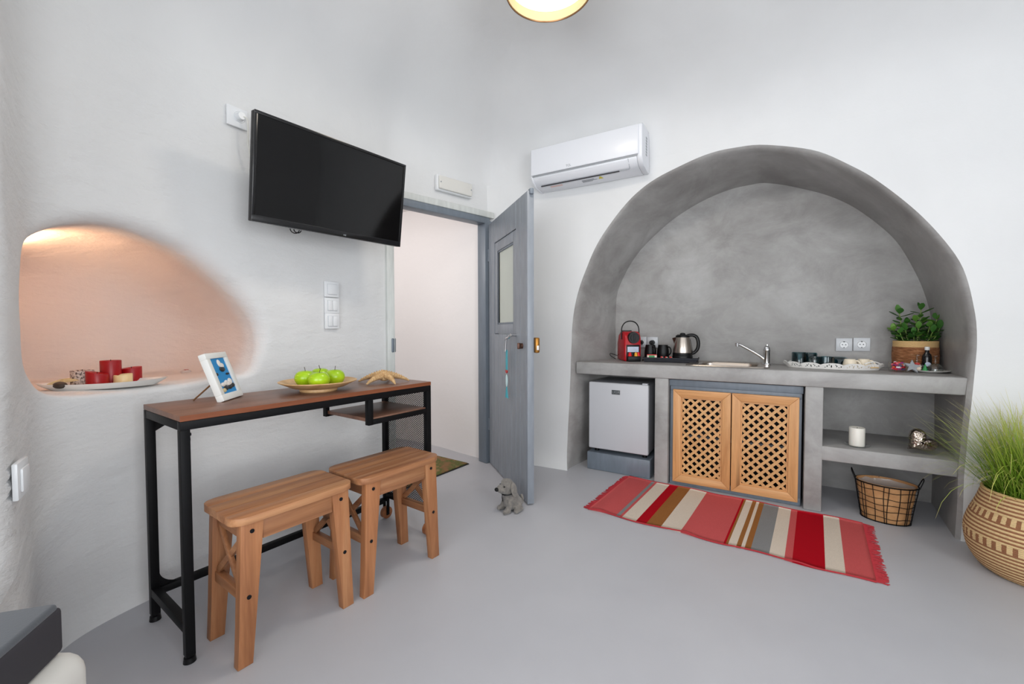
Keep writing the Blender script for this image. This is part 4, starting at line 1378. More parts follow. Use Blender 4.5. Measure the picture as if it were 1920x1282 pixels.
B().cyl((0.004, -0.096, 0.168), (0.004, -0.100, 0.168), 0.026, seg=28).box((0.004, -0.102, 0.168), (0.010, 0.006, 0.05), 0.002).obj('dial', 'black_soft', cm)
B().tube(catmull([(-0.064, -0.012, 0.155), (-0.064, -0.012, 0.215), (-0.058, -0.012, 0.250), (-0.036, -0.012, 0.278), (0.0, -0.012, 0.288), (0.036, -0.012, 0.278), (0.058, -0.012, 0.250), (0.064, -0.012, 0.215), (0.064, -0.012, 0.155)], 5), 0.0042, 8).obj('lever', 'black', cm)
B().bx(-0.05, 0.02, 0.01, 0.05, 0.212, 0.220, 0.003).obj('top_hatch', 'black', cm)
B().tube(catmull([(-0.02, 0.11, 0.02), (-0.06, 0.14, 0.03), (-0.11, 0.12, 0.045), (-0.12, 0.07, 0.03), (-0.08, 0.08, 0.006)], 6), 0.0028, 6).obj('cord', 'black', cm)
def cap_loc(x, y):
    c_, s_ = math.cos(0.57), math.sin(0.57)
    return (-0.885 + c_ * x - s_ * y, 3.11 + s_ * x + c_ * y, ZK + 0.0385)
for lb, x, mat in (('red coffee capsule at the left on the machine drip tray', -0.027, 'cap_red'), ('gold coffee capsule between two red ones on the machine', 0.016, 'cap_gold'), ('red coffee capsule at the right on the machine drip tray', 0.036, 'cap_red')):
    c = B().lathe([(0.0, 0.0), (0.0165, 0.0), (0.0165, 0.002), (0.013, 0.004), (0.0105, 0.020), (0.006, 0.026), (0.0, 0.027)], seg=22).obj('coffee_capsule', mat)
    c.location = cap_loc(x, -0.098 if x < 0.03 else -0.088)
    tag(c, lb, 'capsule', 'coffee capsules')

kt = thing('kettle_tray', 'dark slate-coloured hospitality tray under kettle and mugs', 'tray', (-0.60, 3.13, ZK), 0.10)
B().prism([(-0.170, -0.075), (0.170, -0.075), (0.175, 0.09), (-0.175, 0.09)], 0.0, 0.024, None, 0.004).obj('base', 'slate', kt)
B().bx(-0.178, 0.178, -0.080, -0.074, 0.018, 0.032, 0.002).bx(-0.180, -0.174, -0.08, 0.092, 0.018, 0.032, 0.002).bx(0.174, 0.180, -0.08, 0.092, 0.018, 0.032, 0.002).obj('rim', 'slate', kt)
ZT2 = ZK + 0.0245
ke = thing('kettle', 'brushed steel electric kettle with black handle on the tray', 'kettle', (-0.526, 3.145, ZT2), 0.15)
B().lathe([(0.0, 0.0), (0.066, 0.0), (0.067, 0.012), (0.064, 0.022), (0.0, 0.022)], seg=40).obj('power_base', 'black', ke)
B().lathe([(0.064, 0.022), (0.065, 0.026), (0.064, 0.040), (0.063, 0.041)], seg=40).obj('base_band', 'black', ke)
B().lathe([(0.0625, 0.040), (0.063, 0.045), (0.058, 0.085), (0.048, 0.135), (0.044, 0.150), (0.042, 0.151)], seg=44).obj('jug', 'steel', ke)
B().lathe([(0.046, 0.148), (0.045, 0.158), (0.035, 0.166), (0.0, 0.168)], seg=40).ball((0, 0, 0.170), 1, (0.018, 0.012, 0.009)).obj('lid', 'black', ke)
B().tube(catmull([(0.030, 0, 0.160), (0.065, 0, 0.163), (0.090, 0, 0.148), (0.101, 0, 0.110), (0.096, 0, 0.070), (0.078, 0, 0.045), (0.058, 0, 0.036)], 6), lambda f: 0.012 - 0.003 * abs(f - 0.5), 10).obj('handle', 'black', ke)
B().bar((0.046, 0, 0.135), (0.062, 0, 0.045), 0.014, 0.010, up=(1, 0, 0), bev=0.003).obj('water_gauge', 'black', ke)
B().pyd([(-0.046, -0.016, 0.148), (-0.046, 0.016, 0.148), (-0.068, 0, 0.142), (-0.054, 0, 0.100)], [(0, 2, 3), (1, 3, 2), (0, 1, 2), (0, 3, 1)]).obj('spout', 'copper', ke)

def make_mug(label, loc, rz):
    m_ = thing('mug', label, 'mug', loc, rz, 'black mugs on the kettle tray')
    B().lathe([(0.0, 0.0), (0.038, 0.0), (0.041, 0.006), (0.040, 0.05), (0.033, 0.092), (0.031, 0.092), (0.036, 0.05), (0.036, 0.008), (0.0, 0.006)], seg=36).obj('cup', 'black', m_)
    B().tube(catmull([(0.034, 0, 0.078), (0.050, 0, 0.078), (0.062, 0, 0.062), (0.060, 0, 0.035), (0.038, 0, 0.018)], 5), 0.005, 8).obj('handle', 'black', m_)
    return m_
mg = make_mug('black mug at the left end of the kettle tray', (-0.742, 3.135, ZT2), -0.9)
copy_tree(mg, None, (-0.657, 3.15, ZT2), -0.4, 'black mug between the other mug and the kettle')
o = B().bx(-0.033, 0.033, -0.006, 0.006, 0, 0.026, 0.003).obj('packet', 'white_pack')
B().bx(-0.020, 0.018, -0.0072, -0.006, 0.003, 0.019, 0.0005).obj('print', 'green_pack', o)
B().bx(-0.033, 0.033, -0.0065, 0.0065, 0.019, 0.0265, 0.002).obj('stripe', 'red_pack', o)
o.location = (-0.715, 3.068, ZT2)
o.rotation_euler = (R(-12), 0, 0.25)
tag(o, 'sugar packet with green print in front of the left mug', 'packet')
for i, (x, lb, rz) in enumerate(((-0.652, 'first small red and white sachet in front of the right mug', 0.5), (-0.622, 'second small red sachet, middle of three before the mug', -0.2), (-0.592, 'third small red sachet, closest to the kettle', 0.9))):
    o = B().box((0, 0, 0.007), (0.016, 0.012, 0.014), 0.004).obj('sachet', 'red_pack')
    B().box((0.006, 0, 0.0075), (0.008, 0.0125, 0.010), 0.003).obj('label_band', 'white_pack', o)
    o.location = (x, 3.083, ZT2)
    o.rotation_euler = (0, 0, rz)
    tag(o, lb, 'sachet', 'sachets on the kettle tray')
o = B().tube(catmull([(-0.768, 3.265, 0.895), (-0.765, 3.25, 0.86), (-0.77, 3.24, 0.80), (-0.795, 3.23, 0.776), (-0.80, 3.17, 0.775), (-0.797, 3.12, 0.776), (-0.785, 3.11, 0.780)], 6), 0.003, 6).obj('power_cord', 'black', kt)
o.matrix_parent_inverse = (Matrix.Translation(kt.location) @ Matrix.Rotation(0.10, 4, 'Z')).inverted()

def schuko(label, x, z, plug=None):
    s = thing('socket', label, 'socket', (x, YN - 0.004, z), 0, 'sockets on the recess wall')
    B().bx(-0.0405, 0.0405, -0.010, 0.003, -0.0405, 0.0405, 0.003).obj('plate', 'silver', s)
    o_ = B().lathe([(0.0, -0.0012), (0.019, -0.0012), (0.020, 0.0), (0.0215, 0.0025), (0.0235, -0.0015)], seg=28).obj('insert', 'white', s)
    o_.matrix_local = Matrix.Translation((0, -0.0115, 0)) @ Matrix.Rotation(PI / 2, 4, 'X')
    if plug:
        B().cyl((0, -0.012, -0.002), (0, -0.045, -0.002), 0.019, 0.016, 24).obj('plug', 'black', s)
    else:
        b_ = B()
        for x_ in (-0.008, 0.008):
            b_.cyl((x_, -0.0118, 0), (x_, -0.0100, 0), 0.0032, seg=10)
        b_.bx(-0.004, 0.004, -0.0135, -0.009, 0.0150, 0.0205).bx(-0.003, 0.003, -0.0135, -0.009, -0.0195, -0.0155)
        b_.obj('contacts', 'badge', s)
    return s
schuko('left socket of the pair behind the teal cups', 0.385, 0.902)
schuko('right socket of the pair behind the cream cups', 0.470, 0.905)
schuko('socket half hidden behind the red coffee machine', -0.852, 0.900, True)
schuko('socket with a black plug above the left black mug', -0.768, 0.900, True)

# sink and tap
sk = thing('sink', 'shallow stainless steel sink set into the counter', 'sink', (-0.235, 3.08, ZK))
def rrect(hx, hy, r_, n=6):
    out = []
    for cx2, cy2, a0 in ((hx - r_, hy - r_, 0), (-hx + r_, hy - r_, PI / 2), (-hx + r_, -hy + r_, PI), (hx - r_, -hy + r_, 1.5 * PI)):
        for k in range(n + 1):
            a = a0 + PI / 2 * k / n
            out.append((cx2 + r_ * math.cos(a), cy2 + r_ * math.sin(a)))
    return out
levels = [(0.232, 0.205, 0.05, 0.0), (0.229, 0.202, 0.05, 0.005), (0.222, 0.195, 0.05, 0.0055), (0.170, 0.152, 0.06, 0.003), (0.163, 0.146, 0.06, -0.005), (0.158, 0.140, 0.06, -0.075), (0.135, 0.12, 0.05, -0.082), (0.01, 0.01, 0.005, -0.083)]
rows = [[(x, y, z) for x, y in rrect(a, c, r_)] for a, c, r_, z in levels]
B().grid(rows, True).obj('bowl', 'steel', sk)
B().cyl((0, 0, -0.083), (0, 0, -0.078), 0.03, seg=24).obj('drain', 'chrome', sk)
tp = thing('tap', 'chrome mixer tap with a long slanted spout beside the sink', 'tap', (-0.022, 3.16, ZK + 0.004))
B().lathe([(0.0, 0.0), (0.027, 0.0), (0.026, 0.006), (0.019, 0.010), (0.018, 0.085), (0.020, 0.088), (0.020, 0.092), (0.017, 0.108), (0.009, 0.118), (0.0, 0.121)], seg=28).obj('body', 'chrome', tp)
B().cyl((0, 0, 0.118), (0, 0, 0.126), 0.005, seg=10).obj('cap', 'chrome', tp)
B().tube(catmull([(-0.010, -0.003, 0.030), (-0.05, -0.012, 0.062), (-0.11, -0.026, 0.100), (-0.150, -0.035, 0.123), (-0.166, -0.038, 0.124)], 6), 0.0085, 12).obj('spout', 'chrome', tp)
B().cyl((-0.166, -0.038, 0.134), (-0.166, -0.038, 0.112), 0.0125, 0.011, 18).obj('aerator', 'chrome', tp)

# lace-edged tray with glasses and cups
lt = thing('lace_tray', 'oval white tray with pierced lace rim on the counter', 'tray', (0.302, 3.10, ZK), R(-3))
HX, HY = 0.215, 0.100
b = B()
nS, nZ = 288, 8
vs_, fs = [], []
for j in range(nZ + 1):
    for i in range(nS):
        th = 2 * PI * i / nS
        sca = abs(math.sin(th * 7))
        hgt = 0.022 + 0.012 * sca ** 0.6
        z = 0.002 + hgt * j / nZ
        k = 1 + 0.10 * j / nZ
        vs_.append((HX * k * math.cos(th), HY * k * math.sin(th), z))
for j in range(nZ):
    for i in range(nS):
        ph = (i / nS * 14) % 1.0
        hole = (j in (3, 4) and (int(ph * 20) % 4 == 1) and 0.1 < ph < 0.9) or (j == 5 and int(ph * 20) % 5 == 2 and 0.25 < ph < 0.75) or (j == 2 and int(ph * 20) % 6 == 3)
        if hole:
            continue
        fs.append((j * nS + i, j * nS + (i + 1) % nS, (j + 1) * nS + (i + 1) % nS, (j + 1) * nS + i))
b.pyd(vs_, fs)
b.obj('pierced_rim', 'lace', lt)
B().lathe([(0.0, 0.003), (1.0, 0.003), (1.005, 0.001), (1.0, 0.0), (0.0, 0.0)], seg=72, sx=HX, sy=HY).obj('base', 'lace', lt)
b = B()
for s_ in (1,):
    b.tube([(HX * 1.08 * math.cos(a), HY * 1.10 * math.sin(a), 0.036 + 0.012 * math.sin((a + 0.9) / 0.5 * PI)) for a in [-0.9 + 0.5 * i / 10 for i in range(11)]], 0.003, 6)
b.obj('grip', 'lace', lt)
o = B().bx(-0.022, 0.022, -0.004, 0.004, -0.003, 0.003, 0.002).obj('grip_slot', 'rope_tan', lt)
o.location = (0.19, -0.062, 0.016)
o.rotation_euler = (0, 0, R(38))
ZL = ZK + 0.0035
def tumbler(label, x, y, r_, h, up, mat='teal_glass', cat='glass'):
    t_ = 0.003
    prof = [(0.0, 0.0), (r_ * 0.9, 0.0), (r_, 0.006), (r_, h), (r_ - t_, h), (r_ - t_, 0.009), (r_ * 0.86, 0.006), (0.0, 0.006)]
    if not up:
        prof = [(r, h - z) for r, z in prof]
    o_ = B().lathe(prof, seg=36).obj('tumbler', mat)
    o_.location = (x, y, ZL)
    return tag(o_, label, cat, 'glasses on the lace tray')
tumbler('dark teal tumbler standing upside down at the left end of the tray', 0.148, 3.125, 0.039, 0.085, False)
tumbler('teal tumbler second from the left at the back of the tray', 0.205, 3.155, 0.036, 0.082, False)
jr = thing('glass_jar', 'clear glass jar with a flat lid between the teal tumblers', 'jar', (0.222, 3.088, ZL))
B().lathe([(0.0, 0.0), (0.030, 0.0), (0.033, 0.006), (0.033, 0.050), (0.030, 0.056), (0.0285, 0.056), (0.031, 0.048), (0.031, 0.006), (0.0, 0.003)], seg=32).obj('body', 'glass', jr)
B().lathe([(0.0, 0.057), (0.033, 0.057), (0.034, 0.060), (0.033, 0.064), (0.0, 0.064)], seg=32).obj('lid', 'glass', jr)
tumbler('wide dark teal glass at the front, left of the upturned bowl', 0.272, 3.060, 0.044, 0.064, True)
o = B().lathe([(0.0, 0.062), (0.030, 0.061), (0.046, 0.050), (0.056, 0.020), (0.058, 0.0), (0.055, 0.0), (0.052, 0.020), (0.043, 0.047), (0.028, 0.057), (0.0, 0.058)], seg=40).obj('bowl', 'teal_glass')
o.location = (0.346, 3.150, ZL)
tag(o, 'teal bowl turned upside down behind the cream cups', 'bowl')
def cup(label, loc, rz):
    c = thing('coffee_cup', label, 'cup', loc, rz, 'cream cups on the lace tray')
    B().lathe([(0.0, 0.055), (0.024, 0.055), (0.027, 0.050), (0.032, 0.030), (0.036, 0.0), (0.0335, 0.0), (0.0295, 0.03), (0.024, 0.050), (0.0, 0.051)], seg=36).obj('bowl', 'cream_cup', c)
    B().tube(catmull([(0.027, 0, 0.046), (0.040, 0, 0.044), (0.050, 0, 0.028), (0.046, 0, 0.012), (0.034, 0, 0.010)], 5), 0.0042, 8).obj('handle', 'cream_cup', c)
    return c
c1 = cup('cream coffee cup turned over, the left of the two', (0.384, 3.058, ZL), -0.5)
copy_tree(c1, None, (0.452, 3.100, ZL), -0.45, 'cream coffee cup turned over, the right of the two')

# sweets, plate, bottle and glasses
cj = thing('sweet_bowl', 'small glass bowl filled with wrapped sweets near the plant', 'bowl', (0.583, 3.02, ZK))
B().lathe([(0.0, 0.004), (0.030, 0.004), (0.036, 0.0), (0.037, 0.004), (0.040, 0.050)], seg=36).obj('bowl', 'glass', cj)
cols = [plain('sweet_' + str(i), c, 0.3) for i, c in enumerate([(236, 96, 50), (222, 30, 60), (160, 30, 110), (240, 236, 240), (240, 90, 110), (70, 50, 90)])]
cm_ = []
for c in cols:
    cm_.append(B().box((0, 0, 0), (0.018, 0.011, 0.009), 0.003).mesh('sweet', c))
for i in range(30):
    a = i * 2.4
    lay = i // 8
    r_ = 0.027 * math.sqrt(((i % 8) + 0.4) / 8)
    o = link('sweet', cm_[i % len(cm_)])
    o.location = (0.583 + r_ * math.cos(a), 3.02 + r_ * math.sin(a), ZK + 0.0145 + lay * 0.0105)
    o.rotation_euler = (rnd.uniform(-0.6, 0.6), rnd.uniform(-0.6, 0.6), rnd.uniform(0, 3))
    tag(o, ('orange', 'red', 'purple', 'white', 'pink', 'dark violet')[i % 6] + ' wrapped sweet inside the small glass bowl', 'sweet', 'sweets in the glass bowl')
wp = thing('serving_plate', 'white plate under the bottle and upturned wine glasses', 'plate', (0.715, 3.055, ZK))
B().lathe([(0.0, 0.0), (0.05, 0.0), (0.055, 0.003), (0.078, 0.010), (0.079, 0.012), (0.076, 0.0125), (0.053, 0.006), (0.0, 0.005)], seg=48).obj('dish', 'white_ceramic', wp)
ZP = ZK + 0.0055
bo = thing('bottle', 'small black bottle with a white cap on the white plate', 'bottle', (0.712, 3.09, ZP))
B().lathe([(0.0, 0.0), (0.019, 0.0), (0.020, 0.003), (0.020, 0.070), (0.017, 0.085), (0.009, 0.097), (0.008, 0.112), (0.0, 0.112)], seg=28).obj('glass', 'bottle_glass', bo)
B().lathe([(0.0, 0.112), (0.0095, 0.110), (0.0105, 0.112), (0.0105, 0.126), (0.009, 0.128), (0.0, 0.128)], seg=24).obj('cap', 'white_matt', bo)
B().cyl((0, -0.0195, 0.035), (0, -0.0208, 0.035), 0.012, seg=24).obj('label', 'print_light', bo)
def wine(label, loc):
    w = thing('wine_glass', label, 'glass', loc, 0, 'upturned wine glasses')
    B().lathe([(0.030, 0.0), (0.0315, 0.010), (0.028, 0.028), (0.016, 0.040), (0.004, 0.044), (0.0035, 0.050), (0.008, 0.053), (0.008, 0.056), (0.0035, 0.060), (0.0035, 0.074), (0.007, 0.081), (0.026, 0.083), (0.026, 0.0842), (0.0, 0.0842)], seg=36).obj('glass', 'glass', w)
    B().lathe([(0.0286, 0.0), (0.030, 0.010), (0.0266, 0.027), (0.015, 0.0385), (0.0, 0.042)], seg=36).obj('bowl_inside', 'glass', w)
    return w
w1 = wine('upturned wine glass beside the bottle, the right of the two', (0.732, 3.035, ZP))
copy_tree(w1, None, (0.668, 3.068, ZP), 0, 'upturned wine glass left of the bottle')
fgm = thing('figurine', 'tiny figurine with a red top on the white plate', 'figurine', (0.664, 3.035, ZP + 0.002))
B().ball((0, 0, 0.012), 1, (0.016, 0.013, 0.012)).ball((0.006, 0, 0.024), 0.010).obj('body', 'white_pack', fgm)
B().ball((-0.002, 0, 0.036), 1, (0.013, 0.011, 0.008)).obj('cap', 'red_bead', fgm)
o = B().cyl((0, 0, 0), (0, 0, 0.040), 0.013, 0.001, 16).obj('cone_ornament', 'green_pack')
o.location = (0.692, 3.03, ZP)
tag(o, 'small green cone ornament on the white plate', 'ornament')
o = B()
pts = []
for k in range(10):
    a = PI / 2 + k * PI / 5
    r_ = 0.040 if k % 2 == 0 else 0.015
    pts.append((r_ * math.cos(a), r_ * math.sin(a)))
so_ = o.prism(pts, -0.004, 0.004, None, 0.001).obj('star_ornament', 'ac_grey')
so_.location = (0.632, 2.985, ZK + 0.032)
so_.rotation_euler = (R(62), R(10), R(12))
tag(so_, 'grey metal star leaning against the plate and sweet bowl', 'ornament')

# ------------------------------------------------------------------ plant in rope basket
pb = thing('potted_plant', 'jade plant in a brown rope basket on the counter', 'plant', (0.688, 3.20, ZK))
prof = []
nz = 22
for i in range(nz * 2 + 1):
    z = 0.128 * i / (nz * 2)
    prof.append((0.092 + 0.006 * math.sin(z / 0.17 * PI) + (0.0016 if i % 2 else -0.0010), z))
B().lathe([(0.0, 0.0)] + prof, seg=48).obj('basket', 'rope_brown', pb)
prof = [(0.094 + (0.002 if i % 2 else 0.0), 0.128 + 0.034 * i / 12) for i in range(13)]
B().lathe(prof + [(0.090, 0.162), (0.088, 0.13)], seg=48).obj('basket_band', 'rope_tan', pb)
B().lathe([(0.0, 0.140), (0.089, 0.140)], seg=32).obj('soil', 'soil', pb)
def leaf_mesh(L, W):
    rows = []
    for i in range(7):
        f = i / 6
        w = W * (math.sin(PI * min(1, f * 0.92 + 0.08)) ** 0.8) * (0.55 + 0.6 * f)
        if i == 6:
            w = W * 0.25
        up = 0.10 * L * f * f
        rows.append([(f * L, -w, up + 0.12 * w), (f * L, 0, up - 0.05 * W), (f * L, w, up + 0.12 * w)])
    top = [[(x, y, z + 0.0012) for x, y, z in r_] for r_ in rows]
    b = B().grid(rows).grid(top)
    return b.mesh('leaf', 'leaf', 60)
lm = [leaf_mesh(0.050, 0.0145), leaf_mesh(0.043, 0.014), leaf_mesh(0.036, 0.017)]
stems = [(-0.070, 0.00, 0.165, -0.5, 0), (-0.098, -0.02, 0.07, -1, 1), (-0.05, -0.04, 0.07, -0.3, 1), (0.0, -0.05, 0.08, 0.1, 1), (0.02, 0.0, 0.185, 0.2, 0), (0.05, -0.03, 0.09, 0.3, 1), (0.085, 0.0, 0.130, 0.4, 0),
         (-0.03, 0.03, 0.11, 0, 1), (0.04, 0.04, 0.11, 0.2, 1), (0.09, -0.03, 0.08, 0.6, 1), (-0.085, 0.03, 0.08, -0.5, 1), (0.0, 0.0, 0.12, 0, 1), (-0.02, -0.06, 0.05, 0.0, 1), (0.055, -0.06, 0.06, 0.2, 1), (-0.075, -0.05, 0.055, -0.4, 1)]
lr = random.Random(11)
for sx, sy, hh, ln, dense in stems:
    base = Vector((sx * 0.55, sy * 0.55, 0.138))
    tip = Vector((sx * 1.0, sy * 1.0, 0.150 + hh))
    B().tube([base, base.lerp(tip, 0.5) + Vector((sx * 0.06, sy * 0.06, 0)), tip], 0.0024, 6).obj('stem', 'plant_stem', pb)
    n = 5 if dense else 7
    for k in range(n):
        f = 0.35 + 0.65 * k / (n - 1)
        p = base.lerp(tip, f)
        for q in range(2):
            az = k * 1.9 + q * PI + lr.uniform(-0.4, 0.4)
            o = link('leaf', lm[lr.randrange(3)], pb)
            o.location = p
            el = lr.uniform(0.0, 0.5) if k < n - 1 else lr.uniform(0.7, 1.1)
            s_ = lr.uniform(0.8, 1.2)
            o.scale = (s_, s_, s_)
            o.rotation_euler = (lr.uniform(-0.3, 0.3), -el, az)

# ------------------------------------------------------------------ lower shelf: candle and heart
ZH = 0.3665
gd = B().lathe([(0.0, 0.0), (0.040, 0.0), (0.052, 0.006), (0.056, 0.010), (0.054, 0.011), (0.040, 0.004), (0.0, 0.004)], seg=40).obj('glass_dish', 'glass')
gd.location = (0.405, 2.915, ZH)
tag(gd, 'shallow clear glass dish under the white candle', 'dish')
candle('c', 'white pillar candle standing in a glass dish on the lower shelf', 0.403, 2.915, 0.0345, 0.098, 'wax_white', z0=ZH + 0.0045, sink=0.006)
ht = []
for k in range(72):
    a = 2 * PI * k / 72
    ht.append((16 * math.sin(a) ** 3 / 17, (13 * math.cos(a) - 5 * math.cos(2 * a) - 2 * math.cos(3 * a) - math.cos(4 * a)) / 17))
rows = []
for i in range(-8, 9):
    f = i / 8
    sc = math.sqrt(max(0.0, 1 - abs(f) ** 2.4))
    sc = max(sc, 0.02)
    rows.append([(x * 0.066 * (0.30 + 0.70 * sc) if abs(i) < 8 else x * 0.010, f * 0.036, z * 0.066 * (0.30 + 0.70 * sc) if abs(i) < 8 else z * 0.010) for x, z in ht])
ho = B().grid(rows, True).obj('heart_ornament', 'hammered', None, 60)
ho.location = (0.655, 2.915, ZH + 0.0615)
ho.rotation_euler = (0, R(47), R(0))
tag(ho, 'hammered silver heart ornament on the lower shelf', 'ornament')

# ------------------------------------------------------------------ wire basket
wb = thing('wire_basket', 'black wire basket lined with brown paper under the shelf', 'basket', (0.525, 2.905, 0), R(-8))
def oval(f, k, n, z0=0.0):
    a = 2 * PI * k / n
    ax = 0.100 + 0.028 * f
    ay = 0.074 + 0.018 * f
    return Vector((ax * math.cos(a), ay * math.sin(a), z0 + 0.195 * f))
rows = [[oval(i / 10, k, 60, 0.004) * 1.0 + Vector((noise.noise(oval(i / 10, k, 60) * 22) * 0.004, noise.noise(oval(i / 10, k, 60) * 19 + Vector((3, 1, 2))) * 0.004, 0)) - Vector((oval(i / 10, k, 60).x, oval(i / 10, k, 60).y, 0)) * 0.05 for k in range(60)] for i in range(11)]
rows.insert(0, [Vector((p.x * 0.02, p.y * 0.02, 0.004)) for p in rows[0]])
B().grid(rows, True).obj('paper_lining', 'kraft', wb)
rows = [[Vector((p.x * s_, p.y * s_, z + 0.010 * noise.noise(Vector((p.x * 30, p.y * 30, s_ * 5))))) for p in [oval(1, k, 48) for k in range(48)]] for s_, z in ((0.90, 0.190), (0.84, 0.165), (0.62, 0.150), (0.3, 0.145), (0.02, 0.146))]
B().grid(rows, True).obj('plastic_bag', 'clear_plastic', wb, 80)
for f, r_ in ((0.02, 0.0028), (0.15, 0.0016), (0.34, 0.0016), (0.50, 0.0016), (0.66, 0.0016), (0.86, 0.0016), (1.0, 0.0034)):
    B().tube([oval(f, k, 40) + Vector((0, 0, 0.003 * math.sin(k * 0.9 + f * 9) if 0.05 < f < 0.95 else 0)) for k in range(40)], r_, 6, True).obj('wire_hoop', 'black_metal', wb)
for k in range(22):
    kk = k * 60 / 22 + 0.9 * math.sin(k * 2.1)
    B().tube([oval(i / 8, kk + 0.25 * math.sin(k * 1.7 + i * 0.5), 60) for i in range(9)], 0.0016, 6).obj('wire_upright', 'black_metal', wb)
for s_ in (-1, 1):
    B().tube(catmull([(s_ * 0.126, -0.03, 0.195), (s_ * 0.140, -0.022, 0.235), (s_ * 0.142, 0, 0.245), (s_ * 0.140, 0.022, 0.235), (s_ * 0.126, 0.03, 0.195)], 5), 0.0024, 6).obj('handle', 'black_metal', wb)

# ------------------------------------------------------------------ rug
RL, RW = 1.225, 0.632
cr = {'pink': (198, 88, 88), 'grey': (134, 134, 134), 'cream': (216, 202, 186), 'red': (172, 6, 26), 'brown': (150, 98, 52)}
stripes = [(0, 'pink'), (0.1286, 'grey'), (0.1407, 'pink'), (0.155, 'cream'), (0.216, 'red'), (0.259, 'brown'), (0.3175, 'cream'), (0.396, 'pink'), (0.551, 'red'), (0.560, 'brown'), (0.567, 'cream'), (0.597, 'brown'), (0.613, 'cream'), (0.625, 'brown'), (0.643, 'grey'), (0.70, 'cream'), (0.7476, 'pink'), (0.7725, 'red'), (0.865, 'cream'), (0.921, 'pink')]
t = NT('striped_weave')
tc = t.n('ShaderNodeTexCoord')
sp = t.n('ShaderNodeSeparateXYZ')
t.l(tc.outputs['UV'], sp.inputs[0])
col = t.ramp(sp.outputs[0], [(p, lin(cr[c])) for p, c in stripes], 'CONSTANT')
vv = t.coords((1, 1, 1))
fn = t.noise(vv, 330, 3, 0.7)
col = t.mix(col, t.ramp(fn, [(0.35, (0.72, 0.72, 0.72, 1)), (0.65, (1, 1, 1, 1))]), 0.6, 'MULTIPLY')
t.set(Base_Color=col, Roughness=0.95, Specular_IOR_Level=0.1)
t.bump(fn, 0.4, 0.003)
M['rug'] = t.m
M['rug_red'] = plain('rug_binding', (168, 44, 52), 0.95)
rg = thing('striped_rug', 'red, cream and brown striped woven rug before the cabinet', 'rug', (-0.855, 2.212, 0), R(-3.1))
nx, ny = 90, 18
def rug_pt(u, v):
    wav = 0.008 * math.sin(u * 21 + 1.3 * v) * (v - 0.5) ** 2 * 4
    z = 0.004 + 0.0035 * max(0, noise.noise(Vector((u * 9, v * 2.2, 0)))) + 0.006 * max(0, math.sin(u * 17 + 0.7)) ** 6 * (1 - v) ** 4
    return Vector((u * RL + 0.012 * v, v * RW + wav, z))
vs_, fs, uvs = [], [], []
for j in range(ny + 1):
    for i in range(nx + 1):
        vs_.append(rug_pt(i / nx, j / ny))
        uvs.append((i / nx, j / ny))
N = len(vs_)
for j in range(ny):
    for i in range(nx):
        a = j * (nx + 1) + i
        fs.append((a, a + 1, a + nx + 2, a + nx + 1))
me = bpy.data.meshes.new('weave')
low = [Vector((v_.x, v_.y, 0.0008)) for v_ in vs_]
allf = list(fs)
per = [j * (nx + 1) for j in range(ny, 0, -1)] + list(range(0, nx)) + [j * (nx + 1) + nx for j in range(ny)] + [ny * (nx + 1) + i for i in range(nx, 0, -1)]
for a, b_ in zip(per, per[1:] + per[:1]):
    allf.append((a, b_, b_ + N, a + N))
me.from_pydata([tuple(v_) for v_ in vs_ + low], [], allf)
uvl = me.uv_layers.new(name='UVMap')
uu = uvs + uvs
for lp_ in me.loops:
    uvl.data[lp_.index].uv = uu[lp_.vertex_index]
me.polygons.foreach_set('use_smooth', [True] * len(me.polygons))
me.materials.append(M['rug'])
link('weave', me, rg)
for v_ in (0.0, 1.0):
    B().tube([rug_pt(i / nx, v_) + Vector((0, 0, 0.0005)) for i in range(nx + 1)], 0.0035, 6).obj('binding', 'rug_red', rg)
for end in (0, 1):
    b = B()
    fr_ = random.Random(5 + end)
    for k in range(150):
        v_ = (k + 0.5) / 150
        p = rug_pt(end, v_)
        d = -1 if end == 0 else 1
        L = fr_.uniform(0.022, 0.036) if end == 0 else fr_.uniform(0.028, 0.045)
        dy = fr_.uniform(-0.012, 0.012) + 0.006 * math.sin(v_ * 30)
        b.tube([p, p + Vector((d * L * 0.5, dy * 0.4, -0.0005)), Vector((p.x + d * L, p.y + dy, 0.0022))], 0.0017, 4)
    o = b.obj('fringe', 'rug_red', rg)
    o['kind'] = 'stuff'

# ------------------------------------------------------------------ big grass pot
gp = thing('grass_pot', 'tall green grass in a woven two-tone belly basket by the wall', 'plant', (0.925, 2.535, 0))
t = NT('seagrass_weave')
tc = t.n('ShaderNodeTexCoord')
sp = t.n('ShaderNodeSeparateXYZ')
t.l(tc.outputs['UV'], sp.inputs[0])
u_ = t.math('FRACT', t.math('MULTIPLY', sp.outputs[0], 42.0))
row_ = t.math('FRACT', t.math('MULTIPLY', sp.outputs[1], 24.0))
brown_row = t.math('GREATER_THAN', row_, 0.52)
